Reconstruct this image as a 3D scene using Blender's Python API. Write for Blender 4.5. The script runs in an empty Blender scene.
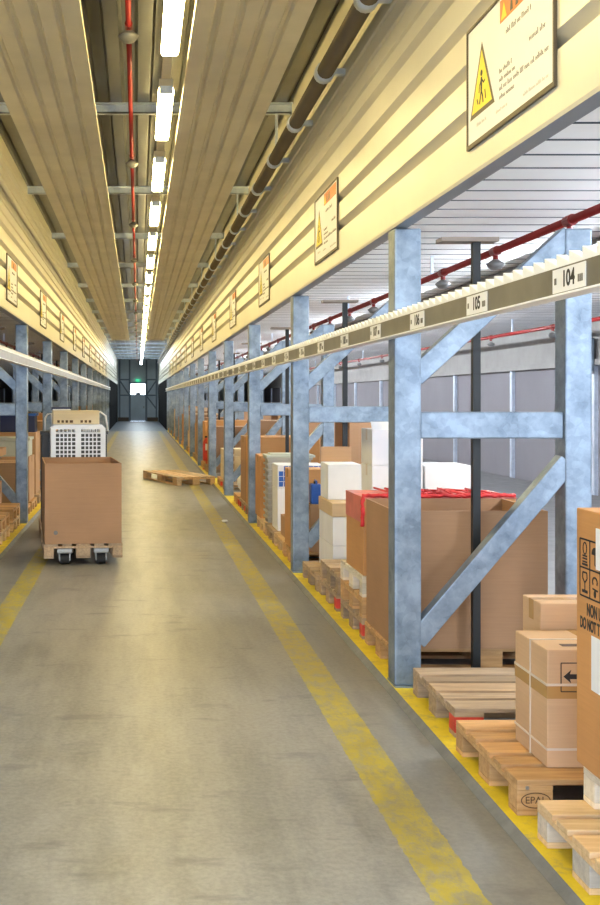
import bpy, bmesh, math, random
from mathutils import Vector, Matrix
R = random.Random(7)
C = bpy.context.scene.collection
F, H = 1075.0, 1.7          # focal length in pixels, eye height
PI = math.pi
ORD = ['first', 'second', 'third', 'fourth', 'fifth', 'sixth', 'seventh', 'eighth', 'ninth', 'tenth', 'eleventh', 'twelfth',
       'thirteenth', 'fourteenth', 'fifteenth', 'sixteenth', 'seventeenth', 'eighteenth', 'nineteenth', 'twentieth',
       'twenty-first', 'twenty-second', 'twenty-third', 'twenty-fourth', 'twenty-fifth', 'twenty-sixth', 'twenty-seventh',
       'twenty-eighth', 'twenty-ninth', 'thirtieth', 'thirty-first', 'thirty-second', 'thirty-third']

# ------------------------------------------------------------------ materials
def new_mat(name, rough=0.6, metal=0.0, coat=0.0):
    m = bpy.data.materials.new(name); m.use_nodes = True
    nt = m.node_tree; b = nt.nodes['Principled BSDF']
    b.inputs['Roughness'].default_value = rough; b.inputs['Metallic'].default_value = metal
    b.inputs['Coat Weight'].default_value = coat
    return m, nt, b

def nd(nt, typ, **kw):
    n = nt.nodes.new(typ)
    for k, v in kw.items(): setattr(n, k, v)
    return n

def coords(nt, scale=(1, 1, 1), gen='Object', rand=False):
    tc = nd(nt, 'ShaderNodeTexCoord'); mp = nd(nt, 'ShaderNodeMapping')
    mp.inputs['Scale'].default_value = scale
    nt.links.new(tc.outputs[gen], mp.inputs['Vector'])
    if rand:
        oi = nd(nt, 'ShaderNodeObjectInfo'); ml = nd(nt, 'ShaderNodeMath', operation='MULTIPLY'); ml.inputs[1].default_value = 37.0
        nt.links.new(oi.outputs['Random'], ml.inputs[0])
        cb = nd(nt, 'ShaderNodeCombineXYZ')
        for i in range(3): nt.links.new(ml.outputs[0], cb.inputs[i])
        nt.links.new(cb.outputs[0], mp.inputs['Location'])
    return mp.outputs[0]

def noise(nt, vec, scale, detail=4, rough=0.55):
    n = nd(nt, 'ShaderNodeTexNoise'); n.inputs['Scale'].default_value = scale
    n.inputs['Detail'].default_value = detail; n.inputs['Roughness'].default_value = rough
    nt.links.new(vec, n.inputs['Vector']); return n.outputs['Fac']

def ramp(nt, fac, stops):
    r = nd(nt, 'ShaderNodeValToRGB'); cr = r.color_ramp
    while len(cr.elements) < len(stops): cr.elements.new(0.5)
    for e, (p, c) in zip(cr.elements, stops): e.position = p; e.color = (*c, 1)
    nt.links.new(fac, r.inputs[0]); return r.outputs[0]

def mix(nt, fac, a, b, mode='MIX'):
    m = nd(nt, 'ShaderNodeMix', data_type='RGBA', blend_type=mode)
    for sock, v in ((m.inputs[0], fac), (m.inputs[6], a), (m.inputs[7], b)):
        if hasattr(v, 'links') or hasattr(v, 'is_linked'): nt.links.new(v, sock)
        elif isinstance(v, tuple): sock.default_value = (*v, 1)
        else: sock.default_value = v
    return m.outputs[2]

def bump(nt, b, h, strength=0.2, dist=0.01):
    bp = nd(nt, 'ShaderNodeBump'); bp.inputs['Strength'].default_value = strength; bp.inputs['Distance'].default_value = dist
    nt.links.new(h, bp.inputs['Height']); nt.links.new(bp.outputs[0], b.inputs['Normal'])

def flat(name, col, rough=0.5, metal=0.0, var=0.08, scale=3.0, coat=0.0):
    """paint / plastic / sheet metal: one colour with faint mottling"""
    m, nt, b = new_mat(name, rough, metal, coat)
    f = noise(nt, coords(nt, rand=True), scale, 5)
    lo = tuple(max(0, c * (1 - var)) for c in col); hi = tuple(min(1, c * (1 + var)) for c in col)
    nt.links.new(ramp(nt, f, [(0.3, lo), (0.7, hi)]), b.inputs['Base Color'])
    return m

def emit(name, col, s):
    m = bpy.data.materials.new(name); m.use_nodes = True; nt = m.node_tree
    b = nt.nodes['Principled BSDF']; b.inputs['Base Color'].default_value = (*col, 1)
    b.inputs['Emission Color'].default_value = (*col, 1); b.inputs['Emission Strength'].default_value = s
    return m

def galvanised(name, a, bb, metal=0.45, rough=0.42):
    m, nt, b = new_mat(name, rough, metal)
    v = coords(nt, rand=True)
    vo = nd(nt, 'ShaderNodeTexVoronoi'); vo.inputs['Scale'].default_value = 26; nt.links.new(v, vo.inputs['Vector'])
    n1 = noise(nt, v, 4.5, 6, 0.65)
    sp = nd(nt, 'ShaderNodeSeparateColor'); nt.links.new(vo.outputs['Color'], sp.inputs[0])
    f = nd(nt, 'ShaderNodeMath', operation='MULTIPLY_ADD'); nt.links.new(sp.outputs[0], f.inputs[0]); f.inputs[1].default_value = 0.10
    nt.links.new(n1, f.inputs[2])
    nt.links.new(ramp(nt, f.outputs[0], [(0.33, a), (0.70, bb)]), b.inputs['Base Color'])
    return m

def cardboard(name, col, rough=0.75, g_=0.12):
    m, nt, b = new_mat(name, rough)
    v = coords(nt, rand=True)
    f = noise(nt, v, 2.2, 4); g = noise(nt, coords(nt, (4, 4, 120)), 1.0, 2)
    base = ramp(nt, f, [(0.25, tuple(c * 0.88 for c in col)), (0.75, tuple(min(1, c * 1.08) for c in col))])
    c2 = mix(nt, g_, base, ramp(nt, g, [(0.3, tuple(c * 0.6 for c in col)), (0.7, tuple(min(1, c * 1.2) for c in col))]))
    nt.links.new(c2, b.inputs['Base Color']); bump(nt, b, g, 0.4 * g_, 0.002)
    return m

def wood(name, lo, hi):
    m, nt, b = new_mat(name, 0.75)
    v = coords(nt, (1.2, 16, 16), rand=True)
    f = noise(nt, v, 2.0, 8, 0.7)
    oi = nd(nt, 'ShaderNodeObjectInfo')
    base = ramp(nt, f, [(0.28, lo), (0.72, hi)])
    tint = ramp(nt, oi.outputs['Random'], [(0.0, (0.74, 0.70, 0.64)), (0.5, (1, 0.98, 0.95)), (1.0, (1.15, 1.05, 0.92))])
    nt.links.new(mix(nt, 1.0, base, tint, 'MULTIPLY'), b.inputs['Base Color']); bump(nt, b, f, 0.25, 0.004)
    return m

M = {}
M['galv'] = galvanised('galvanised_steel', (0.12, 0.16, 0.205), (0.30, 0.37, 0.45))
M['galv2'] = galvanised('galvanised_bright', (0.50, 0.58, 0.70), (0.72, 0.80, 0.92), 0.2, 0.35)
M['cream'] = flat('cream_sheet', (0.74, 0.70, 0.58), 0.32, 0.0, 0.05, 1.2)
M['panel'] = flat('beige_soffit_sheet', (0.62, 0.575, 0.46), 0.45, 0.0, 0.12, 1.6)
M['deck'] = flat('grey_deck_sheet', (0.17, 0.17, 0.165), 0.3, 0.5, 0.2, 1.2)
M['fascia_under'] = flat('grey_fascia_underside', (0.30, 0.32, 0.34), 0.4, 0.4)
M['ceil_white'] = flat('white_roof_sheet', (0.90, 0.92, 0.94), 0.75, 0, 0.03)
M['groove_shade'] = flat('painted_groove_shade', (0.09, 0.11, 0.14), 0.6)
M['wall_lilac'] = flat('grey_wall_panel', (0.23, 0.22, 0.25), 0.7, 0, 0.08, 0.7)
M['wall_band'] = flat('grey_fascia_band', (0.30, 0.29, 0.28), 0.6, 0, 0.08)
M['end'] = flat('blue_grey_end_wall', (0.62, 0.71, 0.78), 0.55, 0, 0.12, 0.8)
M['enddark'] = flat('dark_steel_trim', (0.20, 0.25, 0.30), 0.5, 0.3)
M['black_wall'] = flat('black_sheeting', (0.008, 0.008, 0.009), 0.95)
M['card'] = cardboard('brown_cardboard', (0.48, 0.275, 0.135))
M['card_orange'] = cardboard('orange_brown_cardboard', (0.58, 0.285, 0.10))
M['card_red'] = cardboard('reddish_cardboard', (0.40, 0.22, 0.11))
M['card_pale'] = cardboard('pale_cardboard', (0.58, 0.375, 0.215))
M['card_light'] = cardboard('light_kraft_board', (0.64, 0.46, 0.27))
M['card_white'] = cardboard('white_board', (0.82, 0.81, 0.80), 0.55, 0.0)
M['card_cream'] = cardboard('cream_board', (0.80, 0.66, 0.42), 0.6)
M['wood_new'] = wood('new_pale_wood', (0.56, 0.37, 0.19), (0.82, 0.63, 0.39))
M['wood_orange'] = wood('orange_wood', (0.42, 0.23, 0.09), (0.72, 0.46, 0.22))
M['wood_old'] = wood('weathered_wood', (0.26, 0.19, 0.13), (0.58, 0.43, 0.28))
M['wood_white'] = wood('whitish_wood', (0.66, 0.58, 0.44), (0.90, 0.84, 0.72))
M['wood_grey'] = wood('grey_block_wood', (0.40, 0.37, 0.34), (0.66, 0.62, 0.56))
M['red_paint'] = flat('red_paint', (0.60, 0.045, 0.03), 0.5, 0, 0.25, 9)
M['red_pipe'] = flat('red_pipe_paint', (0.24, 0.012, 0.012), 0.35, 0, 0.1)
M['red_net'] = flat('red_netting', (0.66, 0.03, 0.03), 0.6, 0, 0.25, 12)
M['red_film'] = flat('faded_red_sheet', (0.60, 0.16, 0.12), 0.5, 0, 0.2, 6)
M['black_steel'] = flat('black_steel', (0.008, 0.010, 0.010), 0.5, 0.0)
M['dark_plastic'] = flat('dark_grey_plastic', (0.055, 0.055, 0.06), 0.5)
M['white_plastic'] = flat('white_plastic', (0.82, 0.84, 0.88), 0.35)
M['grey_plastic'] = flat('grey_plastic', (0.40, 0.37, 0.31), 0.5)
M['grey_lid'] = flat('greyish_green_plastic', (0.50, 0.52, 0.42), 0.5)
M['blue_plastic'] = flat('blue_plastic', (0.02, 0.10, 0.40), 0.4)
M['navy'] = flat('navy_board', (0.02, 0.03, 0.10), 0.5)
M['label'] = flat('white_paper', (0.86, 0.87, 0.90), 0.5, 0, 0.02)
M['ink'] = flat('black_ink', (0.02, 0.018, 0.02), 0.6)
M['ink_brown'] = flat('burnt_brown', (0.10, 0.05, 0.02), 0.7)
M['ink_grey'] = flat('grey_ink', (0.16, 0.15, 0.14), 0.6)
M['ink_pale'] = flat('pale_grey_ink', (0.55, 0.54, 0.52), 0.6)
M['sign_yellow'] = flat('sign_yellow', (0.86, 0.68, 0.03), 0.45)
M['sign_orange'] = flat('sign_orange', (0.80, 0.22, 0.04), 0.45)
M['sign_edge'] = flat('sign_edge_brown', (0.10, 0.075, 0.045), 0.5)
M['pipe_brown'] = flat('brown_pipe_jacket', (0.13, 0.10, 0.065), 0.45, 0.2)
M['tape'] = flat('brown_tape', (0.44, 0.25, 0.09), 0.25)
M['strap'] = flat('white_strap', (0.66, 0.56, 0.46), 0.3)
M['rail'] = flat('grey_beige_channel', (0.17, 0.16, 0.135), 0.4, 0.2, 0.2, 5)
M['trunk'] = flat('lamp_trunking', (0.62, 0.56, 0.42), 0.4)
M['tan_plate'] = flat('tan_plate', (0.30, 0.24, 0.19), 0.5)
M['silver'] = flat('silver_foil', (0.62, 0.66, 0.72), 0.25, 0.8)
M['steel'] = flat('worn_steel', (0.36, 0.35, 0.32), 0.4, 0.7)
M['head_grey'] = flat('dull_grey_metal', (0.20, 0.20, 0.20), 0.5, 0.3)
M['rubber'] = flat('black_rubber', (0.015, 0.015, 0.015), 0.7)
M['lamp'] = emit('lamp_diffuser', (1.0, 0.79, 0.33), 42.0)
M['fill_right'] = emit('lamp_diffuser_cool', (0.88, 0.94, 1.0), 400.0)  # tubes of the added, unseen fill lamps on the right
M['fill_left'] = emit('lamp_diffuser_dim', (0.95, 0.93, 0.88), 28.0)
M['lamp_cool'] = emit('lamp_diffuser_far', (0.80, 0.92, 1.0), 48.0)
M['daylight'] = emit('daylit_pane', (0.86, 0.94, 1.0), 9.0)
M['exit'] = emit('exit_green', (0.03, 0.55, 0.25), 1.5)

def concrete():
    m, nt, b = new_mat('concrete_floor', 0.32)
    v = coords(nt)
    n1 = noise(nt, v, 0.55, 6, 0.6); n2 = noise(nt, v, 5.0, 8, 0.7); n3 = noise(nt, coords(nt, (3.0, 0.5, 1)), 1.6, 5, 0.65)
    base = ramp(nt, n1, [(0.3, (0.29, 0.265, 0.225)), (0.7, (0.42, 0.39, 0.335))])
    base = mix(nt, 0.65, base, ramp(nt, n2, [(0.36, (0.19, 0.175, 0.15)), (0.60, (0.45, 0.425, 0.375))]))
    n5 = noise(nt, coords(nt), 38.0, 6, 0.7)
    base = mix(nt, 0.4, base, ramp(nt, n5, [(0.38, (0.17, 0.16, 0.14)), (0.60, (0.46, 0.435, 0.385))]))
    base = mix(nt, 0.35, base, ramp(nt, n3, [(0.38, (0.20, 0.19, 0.17)), (0.58, (0.43, 0.40, 0.345))]))
    # dark scuffs
    n4 = noise(nt, coords(nt, (2.0, 5.0, 1)), 1.1, 6, 0.6)
    base = mix(nt, ramp(nt, n4, [(0.58, (0, 0, 0)), (0.68, (0.6, 0.6, 0.6))]), base, (0.15, 0.145, 0.14))
    tc = nd(nt, 'ShaderNodeTexCoord'); sep = nd(nt, 'ShaderNodeSeparateXYZ'); nt.links.new(tc.outputs['Object'], sep.inputs[0])
    ax = nd(nt, 'ShaderNodeMath', operation='ABSOLUTE'); nt.links.new(sep.outputs[0], ax.inputs[0])
    # greyer walked strip outside the yellow lines
    g = nd(nt, 'ShaderNodeMath', operation='GREATER_THAN'); nt.links.new(ax.outputs[0], g.inputs[0]); g.inputs[1].default_value = 1.13
    gm = nd(nt, 'ShaderNodeMath', operation='MULTIPLY'); nt.links.new(g.outputs[0], gm.inputs[0]); gm.inputs[1].default_value = 0.4
    base = mix(nt, gm.outputs[0], base, ramp(nt, n2, [(0.3, (0.19, 0.19, 0.185)), (0.7, (0.31, 0.31, 0.30))]))
    # far-end floor coloured blue-grey, daylight from the end door painted in
    e = nd(nt, 'ShaderNodeMath', operation='GREATER_THAN'); nt.links.new(sep.outputs[1], e.inputs[0]); e.inputs[1].default_value = 55.0
    base = mix(nt, e.outputs[0], base, (0.16, 0.19, 0.23))
    # worn yellow lane lines, both sides
    def band(lo, hi):
        wob = nd(nt, 'ShaderNodeMath', operation='MULTIPLY_ADD'); nt.links.new(noise(nt, coords(nt, (6, 6, 1)), 3.0, 5), wob.inputs[0])
        wob.inputs[1].default_value = 0.03; nt.links.new(sep.outputs[0], wob.inputs[2])
        a = nd(nt, 'ShaderNodeMath', operation='GREATER_THAN'); nt.links.new(wob.outputs[0], a.inputs[0]); a.inputs[1].default_value = lo + 0.015
        c = nd(nt, 'ShaderNodeMath', operation='LESS_THAN'); nt.links.new(wob.outputs[0], c.inputs[0]); c.inputs[1].default_value = hi + 0.015
        p = nd(nt, 'ShaderNodeMath', operation='MULTIPLY'); nt.links.new(a.outputs[0], p.inputs[0]); nt.links.new(c.outputs[0], p.inputs[1])
        return p.outputs[0]
    s = nd(nt, 'ShaderNodeMath', operation='ADD'); nt.links.new(band(0.995, 1.185), s.inputs[0]); nt.links.new(band(-1.125, -0.945), s.inputs[1])
    lt = nd(nt, 'ShaderNodeMath', operation='LESS_THAN'); nt.links.new(sep.outputs[1], lt.inputs[0]); lt.inputs[1].default_value = 55.0
    s2 = nd(nt, 'ShaderNodeMath', operation='MULTIPLY'); nt.links.new(s.outputs[0], s2.inputs[0]); nt.links.new(lt.outputs[0], s2.inputs[1])
    wear = ramp(nt, noise(nt, coords(nt, (1, 0.5, 1)), 13.0, 10, 0.8), [(0.42, (0.3, 0.3, 0.3)), (0.55, (1, 1, 1))])
    wm = mix(nt, 1.0, wear, s2.outputs[0], 'MULTIPLY')
    base = mix(nt, wm, base, ramp(nt, n2, [(0.3, (0.44, 0.34, 0.025)), (0.7, (0.68, 0.54, 0.035))]))
    base = mix(nt, 1.0, base, (0.76, 0.77, 0.76), 'MULTIPLY')
    nt.links.new(base, b.inputs['Base Color'])
    nt.links.new(ramp(nt, n2, [(0.3, (0.30,) * 3), (0.7, (0.48,) * 3)]), b.inputs['Roughness'])
    bump(nt, b, n2, 0.06, 0.004)
    return m
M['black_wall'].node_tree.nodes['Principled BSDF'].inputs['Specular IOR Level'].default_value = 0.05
M['concrete'] = concrete()

def slab_mat():
    m, nt, b = new_mat('bay_slab_concrete', 0.55)
    n2 = noise(nt, coords(nt), 5.0, 8, 0.7)
    grey = ramp(nt, n2, [(0.3, (0.14, 0.14, 0.145)), (0.7, (0.22, 0.22, 0.225))])
    tc = nd(nt, 'ShaderNodeTexCoord'); sep = nd(nt, 'ShaderNodeSeparateXYZ'); nt.links.new(tc.outputs['Object'], sep.inputs[0])
    ax = nd(nt, 'ShaderNodeMath', operation='ABSOLUTE'); nt.links.new(sep.outputs[0], ax.inputs[0])
    kb = nd(nt, 'ShaderNodeMath', operation='LESS_THAN'); nt.links.new(ax.outputs[0], kb.inputs[0]); kb.inputs[1].default_value = 1.476
    grey = mix(nt, kb.outputs[0], grey, ramp(nt, n2, [(0.3, (0.11, 0.115, 0.125)), (0.7, (0.20, 0.205, 0.21))]))
    a = nd(nt, 'ShaderNodeMath', operation='GREATER_THAN'); nt.links.new(ax.outputs[0], a.inputs[0]); a.inputs[1].default_value = 1.475
    c = nd(nt, 'ShaderNodeMath', operation='LESS_THAN'); nt.links.new(ax.outputs[0], c.inputs[0]); c.inputs[1].default_value = 1.66
    p = nd(nt, 'ShaderNodeMath', operation='MULTIPLY'); nt.links.new(a.outputs[0], p.inputs[0]); nt.links.new(c.outputs[0], p.inputs[1])
    wear = ramp(nt, noise(nt, coords(nt), 7.0, 8, 0.75), [(0.30, (0.4,) * 3), (0.45, (1,) * 3)])
    nt.links.new(mix(nt, mix(nt, 1.0, wear, p.outputs[0], 'MULTIPLY'), grey, ramp(nt, n2, [(0.3, (0.58, 0.43, 0.012)), (0.7, (0.82, 0.64, 0.02))])), b.inputs['Base Color'])
    return m
M['slab'] = slab_mat()

# ------------------------------------------------------------------ mesh helpers
class MB:
    def __init__(s): s.v, s.f, s.m = [], [], []
    def poly(s, pts, faces, m=0):
        o = len(s.v); s.v += [tuple(p) for p in pts]
        for f in faces: s.f.append(tuple(o + i for i in f)); s.m.append(m)
        return s
    def box(s, x0, x1, y0, y1, z0, z1, m=0):
        p = [(x, y, z) for z in (z0, z1) for y in (y0, y1) for x in (x0, x1)]
        return s.poly(p, [(0, 2, 3, 1), (4, 5, 7, 6), (0, 1, 5, 4), (2, 6, 7, 3), (0, 4, 6, 2), (1, 3, 7, 5)], m)
    def hexa(s, a, b, m=0):
        """bottom quad a, top quad b (same winding)"""
        return s.poly(list(a) + list(b), [(3, 2, 1, 0), (4, 5, 6, 7), (0, 1, 5, 4), (1, 2, 6, 5), (2, 3, 7, 6), (3, 0, 4, 7)], m)
    def beam(s, p0, p1, w, d, up=(0, 1, 0), m=0):
        """bar from p0 to p1: d across along `up`, w across the third axis"""
        p0, p1, up = Vector(p0), Vector(p1), Vector(up)
        t = (p1 - p0).normalized(); n = t.cross(up).normalized(); up = n.cross(t)
        q = lambda p: [p + n * (i * w / 2) + up * (j * d / 2) for i, j in ((-1, -1), (1, -1), (1, 1), (-1, 1))]
        return s.hexa(q(p0), q(p1), m)
    def tube(s, pts, r, n=10, m=0, close=True):
        pts = [Vector(p) for p in pts]; o = len(s.v); k = len(pts)
        prev = None
        for i, p in enumerate(pts):
            t = (pts[min(i + 1, k - 1)] - pts[max(i - 1, 0)]).normalized()
            a = Vector((0, 0, 1)) if abs(t.z) < 0.9 else Vector((1, 0, 0))
            e1 = t.cross(a).normalized() if prev is None else (prev - t * prev.dot(t)).normalized()
            prev = e1; e2 = t.cross(e1)
            rr = r[i] if isinstance(r, (list, tuple)) else r
            for j in range(n):
                an = 2 * PI * j / n; s.v.append(tuple(p + e1 * (rr * math.cos(an)) + e2 * (rr * math.sin(an))))
        for i in range(k - 1):
            for j in range(n):
                s.f.append((o + i * n + j, o + i * n + (j + 1) % n, o + (i + 1) * n + (j + 1) % n, o + (i + 1) * n + j)); s.m.append(m)
        if close:
            s.f.append(tuple(o + j for j in range(n - 1, -1, -1))); s.m.append(m)
            s.f.append(tuple(o + (k - 1) * n + j for j in range(n))); s.m.append(m)
        return s
    def lathe(s, prof, c, n=16, m=0):
        """prof: (radius, z) upward, around a vertical axis at c"""
        o = len(s.v); k = len(prof)
        for r, z in prof:
            for j in range(n): s.v.append((c[0] + max(r, 1e-4) * math.cos(2 * PI * j / n), c[1] + max(r, 1e-4) * math.sin(2 * PI * j / n), c[2] + z))
        for i in range(k - 1):
            for j in range(n): s.f.append((o + i * n + j, o + i * n + (j + 1) % n, o + (i + 1) * n + (j + 1) % n, o + (i + 1) * n + j)); s.m.append(m)
        s.f.append(tuple(o + j for j in range(n - 1, -1, -1))); s.m.append(m)
        s.f.append(tuple(o + (k - 1) * n + j for j in range(n))); s.m.append(m)
        return s
    def strip_y(s, prof, y0, y1, m=0, thick=None):
        """profile (x,z) polyline swept along y"""
        o = len(s.v); k = len(prof)
        for y in (y0, y1): s.v += [(x, y, z) for x, z in prof]
        for i in range(k - 1): s.f.append((o + i, o + i + 1, o + k + i + 1, o + k + i)); s.m.append(m)
        return s
    def plate(s, pts2, mat, t=0.002, m=0):
        """flat outline pts2 (x,y) in the plane of matrix mat, thickness t along its z"""
        n = len(pts2); o = len(s.v)
        for z in (0, t): s.v += [tuple(mat @ Vector((x, y, z))) for x, y in pts2]
        s.f.append(tuple(o + i for i in range(n - 1, -1, -1))); s.m.append(m)
        s.f.append(tuple(o + n + i for i in range(n))); s.m.append(m)
        for i in range(n): s.f.append((o + i, o + (i + 1) % n, o + n + (i + 1) % n, o + n + i)); s.m.append(m)
        return s
    def mesh(s, name, mats, bevel=0.0, smooth=False):
        me = bpy.data.meshes.new(name); me.from_pydata(s.v, [], s.f)
        for mt in (mats if isinstance(mats, (list, tuple)) else [mats]): me.materials.append(mt)
        for p, i in zip(me.polygons, s.m): p.material_index = i; p.use_smooth = smooth
        if bevel:
            bm = bmesh.new(); bm.from_mesh(me)
            bmesh.ops.bevel(bm, geom=bm.edges[:] + bm.verts[:], offset=bevel, segments=2, profile=0.6, affect='EDGES', clamp_overlap=True)
            bm.to_mesh(me); bm.free()
        me.update(); return me
    def build(s, name, mats, parent=None, bevel=0.0, smooth=False, loc=None):
        return link(name, s.mesh(name, mats, bevel, smooth), parent, loc)

def link(name, me, parent=None, loc=None):
    o = bpy.data.objects.new(name, me); C.objects.link(o)
    if parent is not None: o.parent = parent
    if loc: o.location = loc
    return o

def tag(o, label=None, cat=None, group=None, kind=None):
    if label: o['label'] = label
    if cat: o['category'] = cat
    if group: o['group'] = group
    if kind: o['kind'] = kind
    return o

def thing(name, loc, label, cat, group=None, rz=0.0):
    o = bpy.data.objects.new(name, None); C.objects.link(o); o.location = loc; o.rotation_euler = (0, 0, rz); o.empty_display_size = 0.1
    return tag(o, label, cat, group)

def struct(name, mb, mat, label, **kw):
    return tag(mb.build(name, mat, None, **kw), label, 'structure', None, 'structure')

def recolour(o, mat):
    o.material_slots[0].link = 'OBJECT'; o.material_slots[0].material = mat

def kids(o): return [c for c in o.children]
def copy_tree(o, parent=None):
    c = o.copy(); C.objects.link(c)
    if parent is not None: c.parent = parent
    for ch in kids(o): copy_tree(ch, c)
    return c

def plane_mat(o, facing):
    """matrix with local x to the reader's right, y up, z towards the reader"""
    ax = {'aisle_r': ((0, -1, 0), (0, 0, 1), (-1, 0, 0)), 'aisle_l': ((0, 1, 0), (0, 0, 1), (1, 0, 0)), 'cam': ((1, 0, 0), (0, 0, 1), (0, -1, 0))}[facing]
    m = Matrix.Identity(4)
    for c in range(3):
        for r in range(3): m[r][c] = ax[c][r]
    m.translation = Vector(o); return m

def text(name, body, size, mat, pm, parent, sx=1.0, align='LEFT', ext=0.0006, bold=0.0):
    cu = bpy.data.curves.new(name, 'FONT'); cu.body = body; cu.size = size; cu.extrude = ext; cu.align_x = align; cu.align_y = 'CENTER'; cu.offset = bold
    t = bpy.data.objects.new(name, cu); C.objects.link(t)
    dg = bpy.context.evaluated_depsgraph_get(); dg.update()
    me = bpy.data.meshes.new_from_object(t.evaluated_get(dg)); bpy.data.objects.remove(t); bpy.data.curves.remove(cu)
    me.transform(pm @ Matrix.Diagonal((sx, 1, 1, 1))); me.materials.clear(); me.materials.append(mat); me.name = name
    return link(name, me, parent)

def ring_pts(cx, cy, rx, ry, n=24, a0=0, a1=2 * PI):
    return [(cx + rx * math.cos(a0 + (a1 - a0) * i / (n - 1)), cy + ry * math.sin(a0 + (a1 - a0) * i / (n - 1))) for i in range(n)]

def line2d(mb, pts, w, pm, t=0.0012, m=0):
    for (x0, y0), (x1, y1) in zip(pts, pts[1:]):
        d = Vector((x1 - x0, y1 - y0)); L = d.length
        if L < 1e-6: continue
        n = Vector((-d.y, d.x)) / L * w / 2
        mb.plate([(x0 - n.x, y0 - n.y), (x1 - n.x, y1 - n.y), (x1 + n.x, y1 + n.y), (x0 + n.x, y0 + n.y)], pm, t, m)
    return mb

# ------------------------------------------------------------------ setting
YB, YE = -1.6, 79.0          # open end behind the camera, end wall
BAY, Y0 = 4.07, 6.2          # rack pitch, first frame
SL = 0.03                    # height of the bay slab
YR = 55.3                    # racks end here

struct('floor', MB().box(-7.9, 7.9, -14, YE, -0.2, 0.0), M['concrete'], 'worn concrete aisle floor with yellow lane lines')
for sd, nm, w in ((1, 'trim_1', 'right'), (-1, 'trim_2', 'left')):
    mb = MB(); prof = [(sd * 1.44, 0.0), (sd * 1.475, SL), (sd * 7.85, SL), (sd * 7.85, 0.001), (sd * 1.44, 0.001)]
    if sd < 0: prof = prof[::-1]
    mb.strip_y(prof, -12, YR); mb.poly([(x, -12, z) for x, z in prof[:4]], [(0, 1, 2, 3)]); mb.poly([(x, YR, z) for x, z in prof[:4]], [(3, 2, 1, 0)])
    struct(nm, mb, M['slab'], f'low concrete bay slab with yellow edge stripe along the {w} racks')

# white roof sheets over the storage bays, ribs across the bays
for sd, nm, w in ((1, 'ceiling_right', 'right'), (-1, 'ceiling_left', 'left')):
    prof = []; y = YB
    while y < YE - 0.4:
        prof += [(y, 3.05), (y + 0.300, 3.05), (y + 0.306, 3.10), (y + 0.334, 3.10), (y + 0.340, 3.05)]; y += 0.345
    mb = MB(); x0, x1 = sd * 1.56, sd * 7.9; o = 0
    mb.v = [(x0, a, z) for a, z in prof] + [(x1, a, z) for a, z in prof]; k = len(prof)
    for i in range(k - 1): mb.f.append((i, i + 1, k + i + 1, k + i)); mb.m.append(0 if i % 5 in (0, 4) else 1)  # groove faces coloured dark, shade painted into the recesses
    mb.box(min(x0, x1), max(x0, x1), YB, YE, 3.12, 3.16)
    struct(nm, mb, [M['ceil_white'], M['groove_shade']], f'white ribbed roof sheets over the {w} storage bays')
    struct('wall_' + w, MB().box(*sorted((sd * 7.9, sd * 8.0)), YB, YE, 0, 3.2), M['wall_lilac'], f'grey outer wall behind the {w} racks')
    mb = MB().box(*sorted((sd * 7.9, sd * 7.8)), YB, YE, 2.36, 3.05, 0).box(*sorted((sd * 7.9, sd * 7.74)), YB, YE, 2.26, 2.36, 0)
    struct('trim_' + ('3' if sd > 0 else '4'), mb, M['wall_band'], f'grey band along the top of the {w} outer wall')
    struct('ceiling_beam', MB().box(*sorted((sd * 3.88, sd * 3.96)), YB, YE, 3.0, 3.05).box(*sorted((sd * 3.82, sd * 4.02)), YB, YE, 2.985, 3.0), M['enddark'] if False else M['wall_band'], f'grey steel beam under the white roof of the {w} bays')
    for k in range(0, 17):
        yy = Y0 + BAY * k + 0.1
        struct('wall_stud', MB().box(*sorted((sd * 7.9, sd * 7.83)), yy - 0.06, yy + 0.06, 0, 2.26), M['galv2'], f'{ORD[k]} light vertical stud on the {w} outer wall')
    # fascia of ribbed cream sheet on top of the rack fronts
    prof = [(1.56, 2.685), (1.48, 2.685), (1.475, 2.70)]
    for zc in (2.96, 3.165, 3.375, 3.585):
        prof += [(1.475, zc - 0.036), (1.535, zc - 0.020), (1.535, zc - 0.010), (1.475, zc + 0.036)]
    for zc in (3.72, 3.845, 3.97, 4.10, 4.22, 4.34):
        prof += [(1.475, zc - 0.016), (1.492, zc - 0.006), (1.492, zc + 0.004), (1.475, zc + 0.016)]
    prof += [(1.475, 4.62), (1.56, 4.62), (1.56, 2.685)]
    prof = [(sd * x, z) for x, z in prof]
    mb = MB(); mb.strip_y(prof[1:], YB, YE); mb.strip_y(prof[:2], YB, YE, 1)  # downward-facing underside coloured grey, other faces cream
    tag(mb.build('fascia_' + w, [M['cream'], M['fascia_under']]), f'cream ribbed sheet fascia above the {w} rack fronts', 'structure', None, 'structure')
    # hung soffit sheets
    x0 = 0.335; prof = []
    prof = [(x0, 4.010), (x0 + 0.004, 4.0)]
    for i in range(1, 5):
        xx = x0 + 0.14 * i
        prof += [(xx - 0.026, 4.0), (xx - 0.012, 4.024), (xx + 0.012, 4.024), (xx + 0.026, 4.0)]
    prof += [(x0 + 0.70, 4.0), (x0 + 0.704, 4.010)]
    prof = [(sd * x, z) for x, z in prof]
    mb = MB().strip_y(prof, YB, 42.5); mb.strip_y([(x, z + 0.004) for x, z in prof[::-1]], YB, 42.5)
    mb.box(*sorted((sd * x0, sd * (x0 + 0.7))), 42.5, 42.56, 3.98, 4.05)
    struct('ceiling_panel_' + w, mb, M['panel'], f'long beige ribbed soffit sheet hung under the {w} half of the aisle roof')
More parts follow.
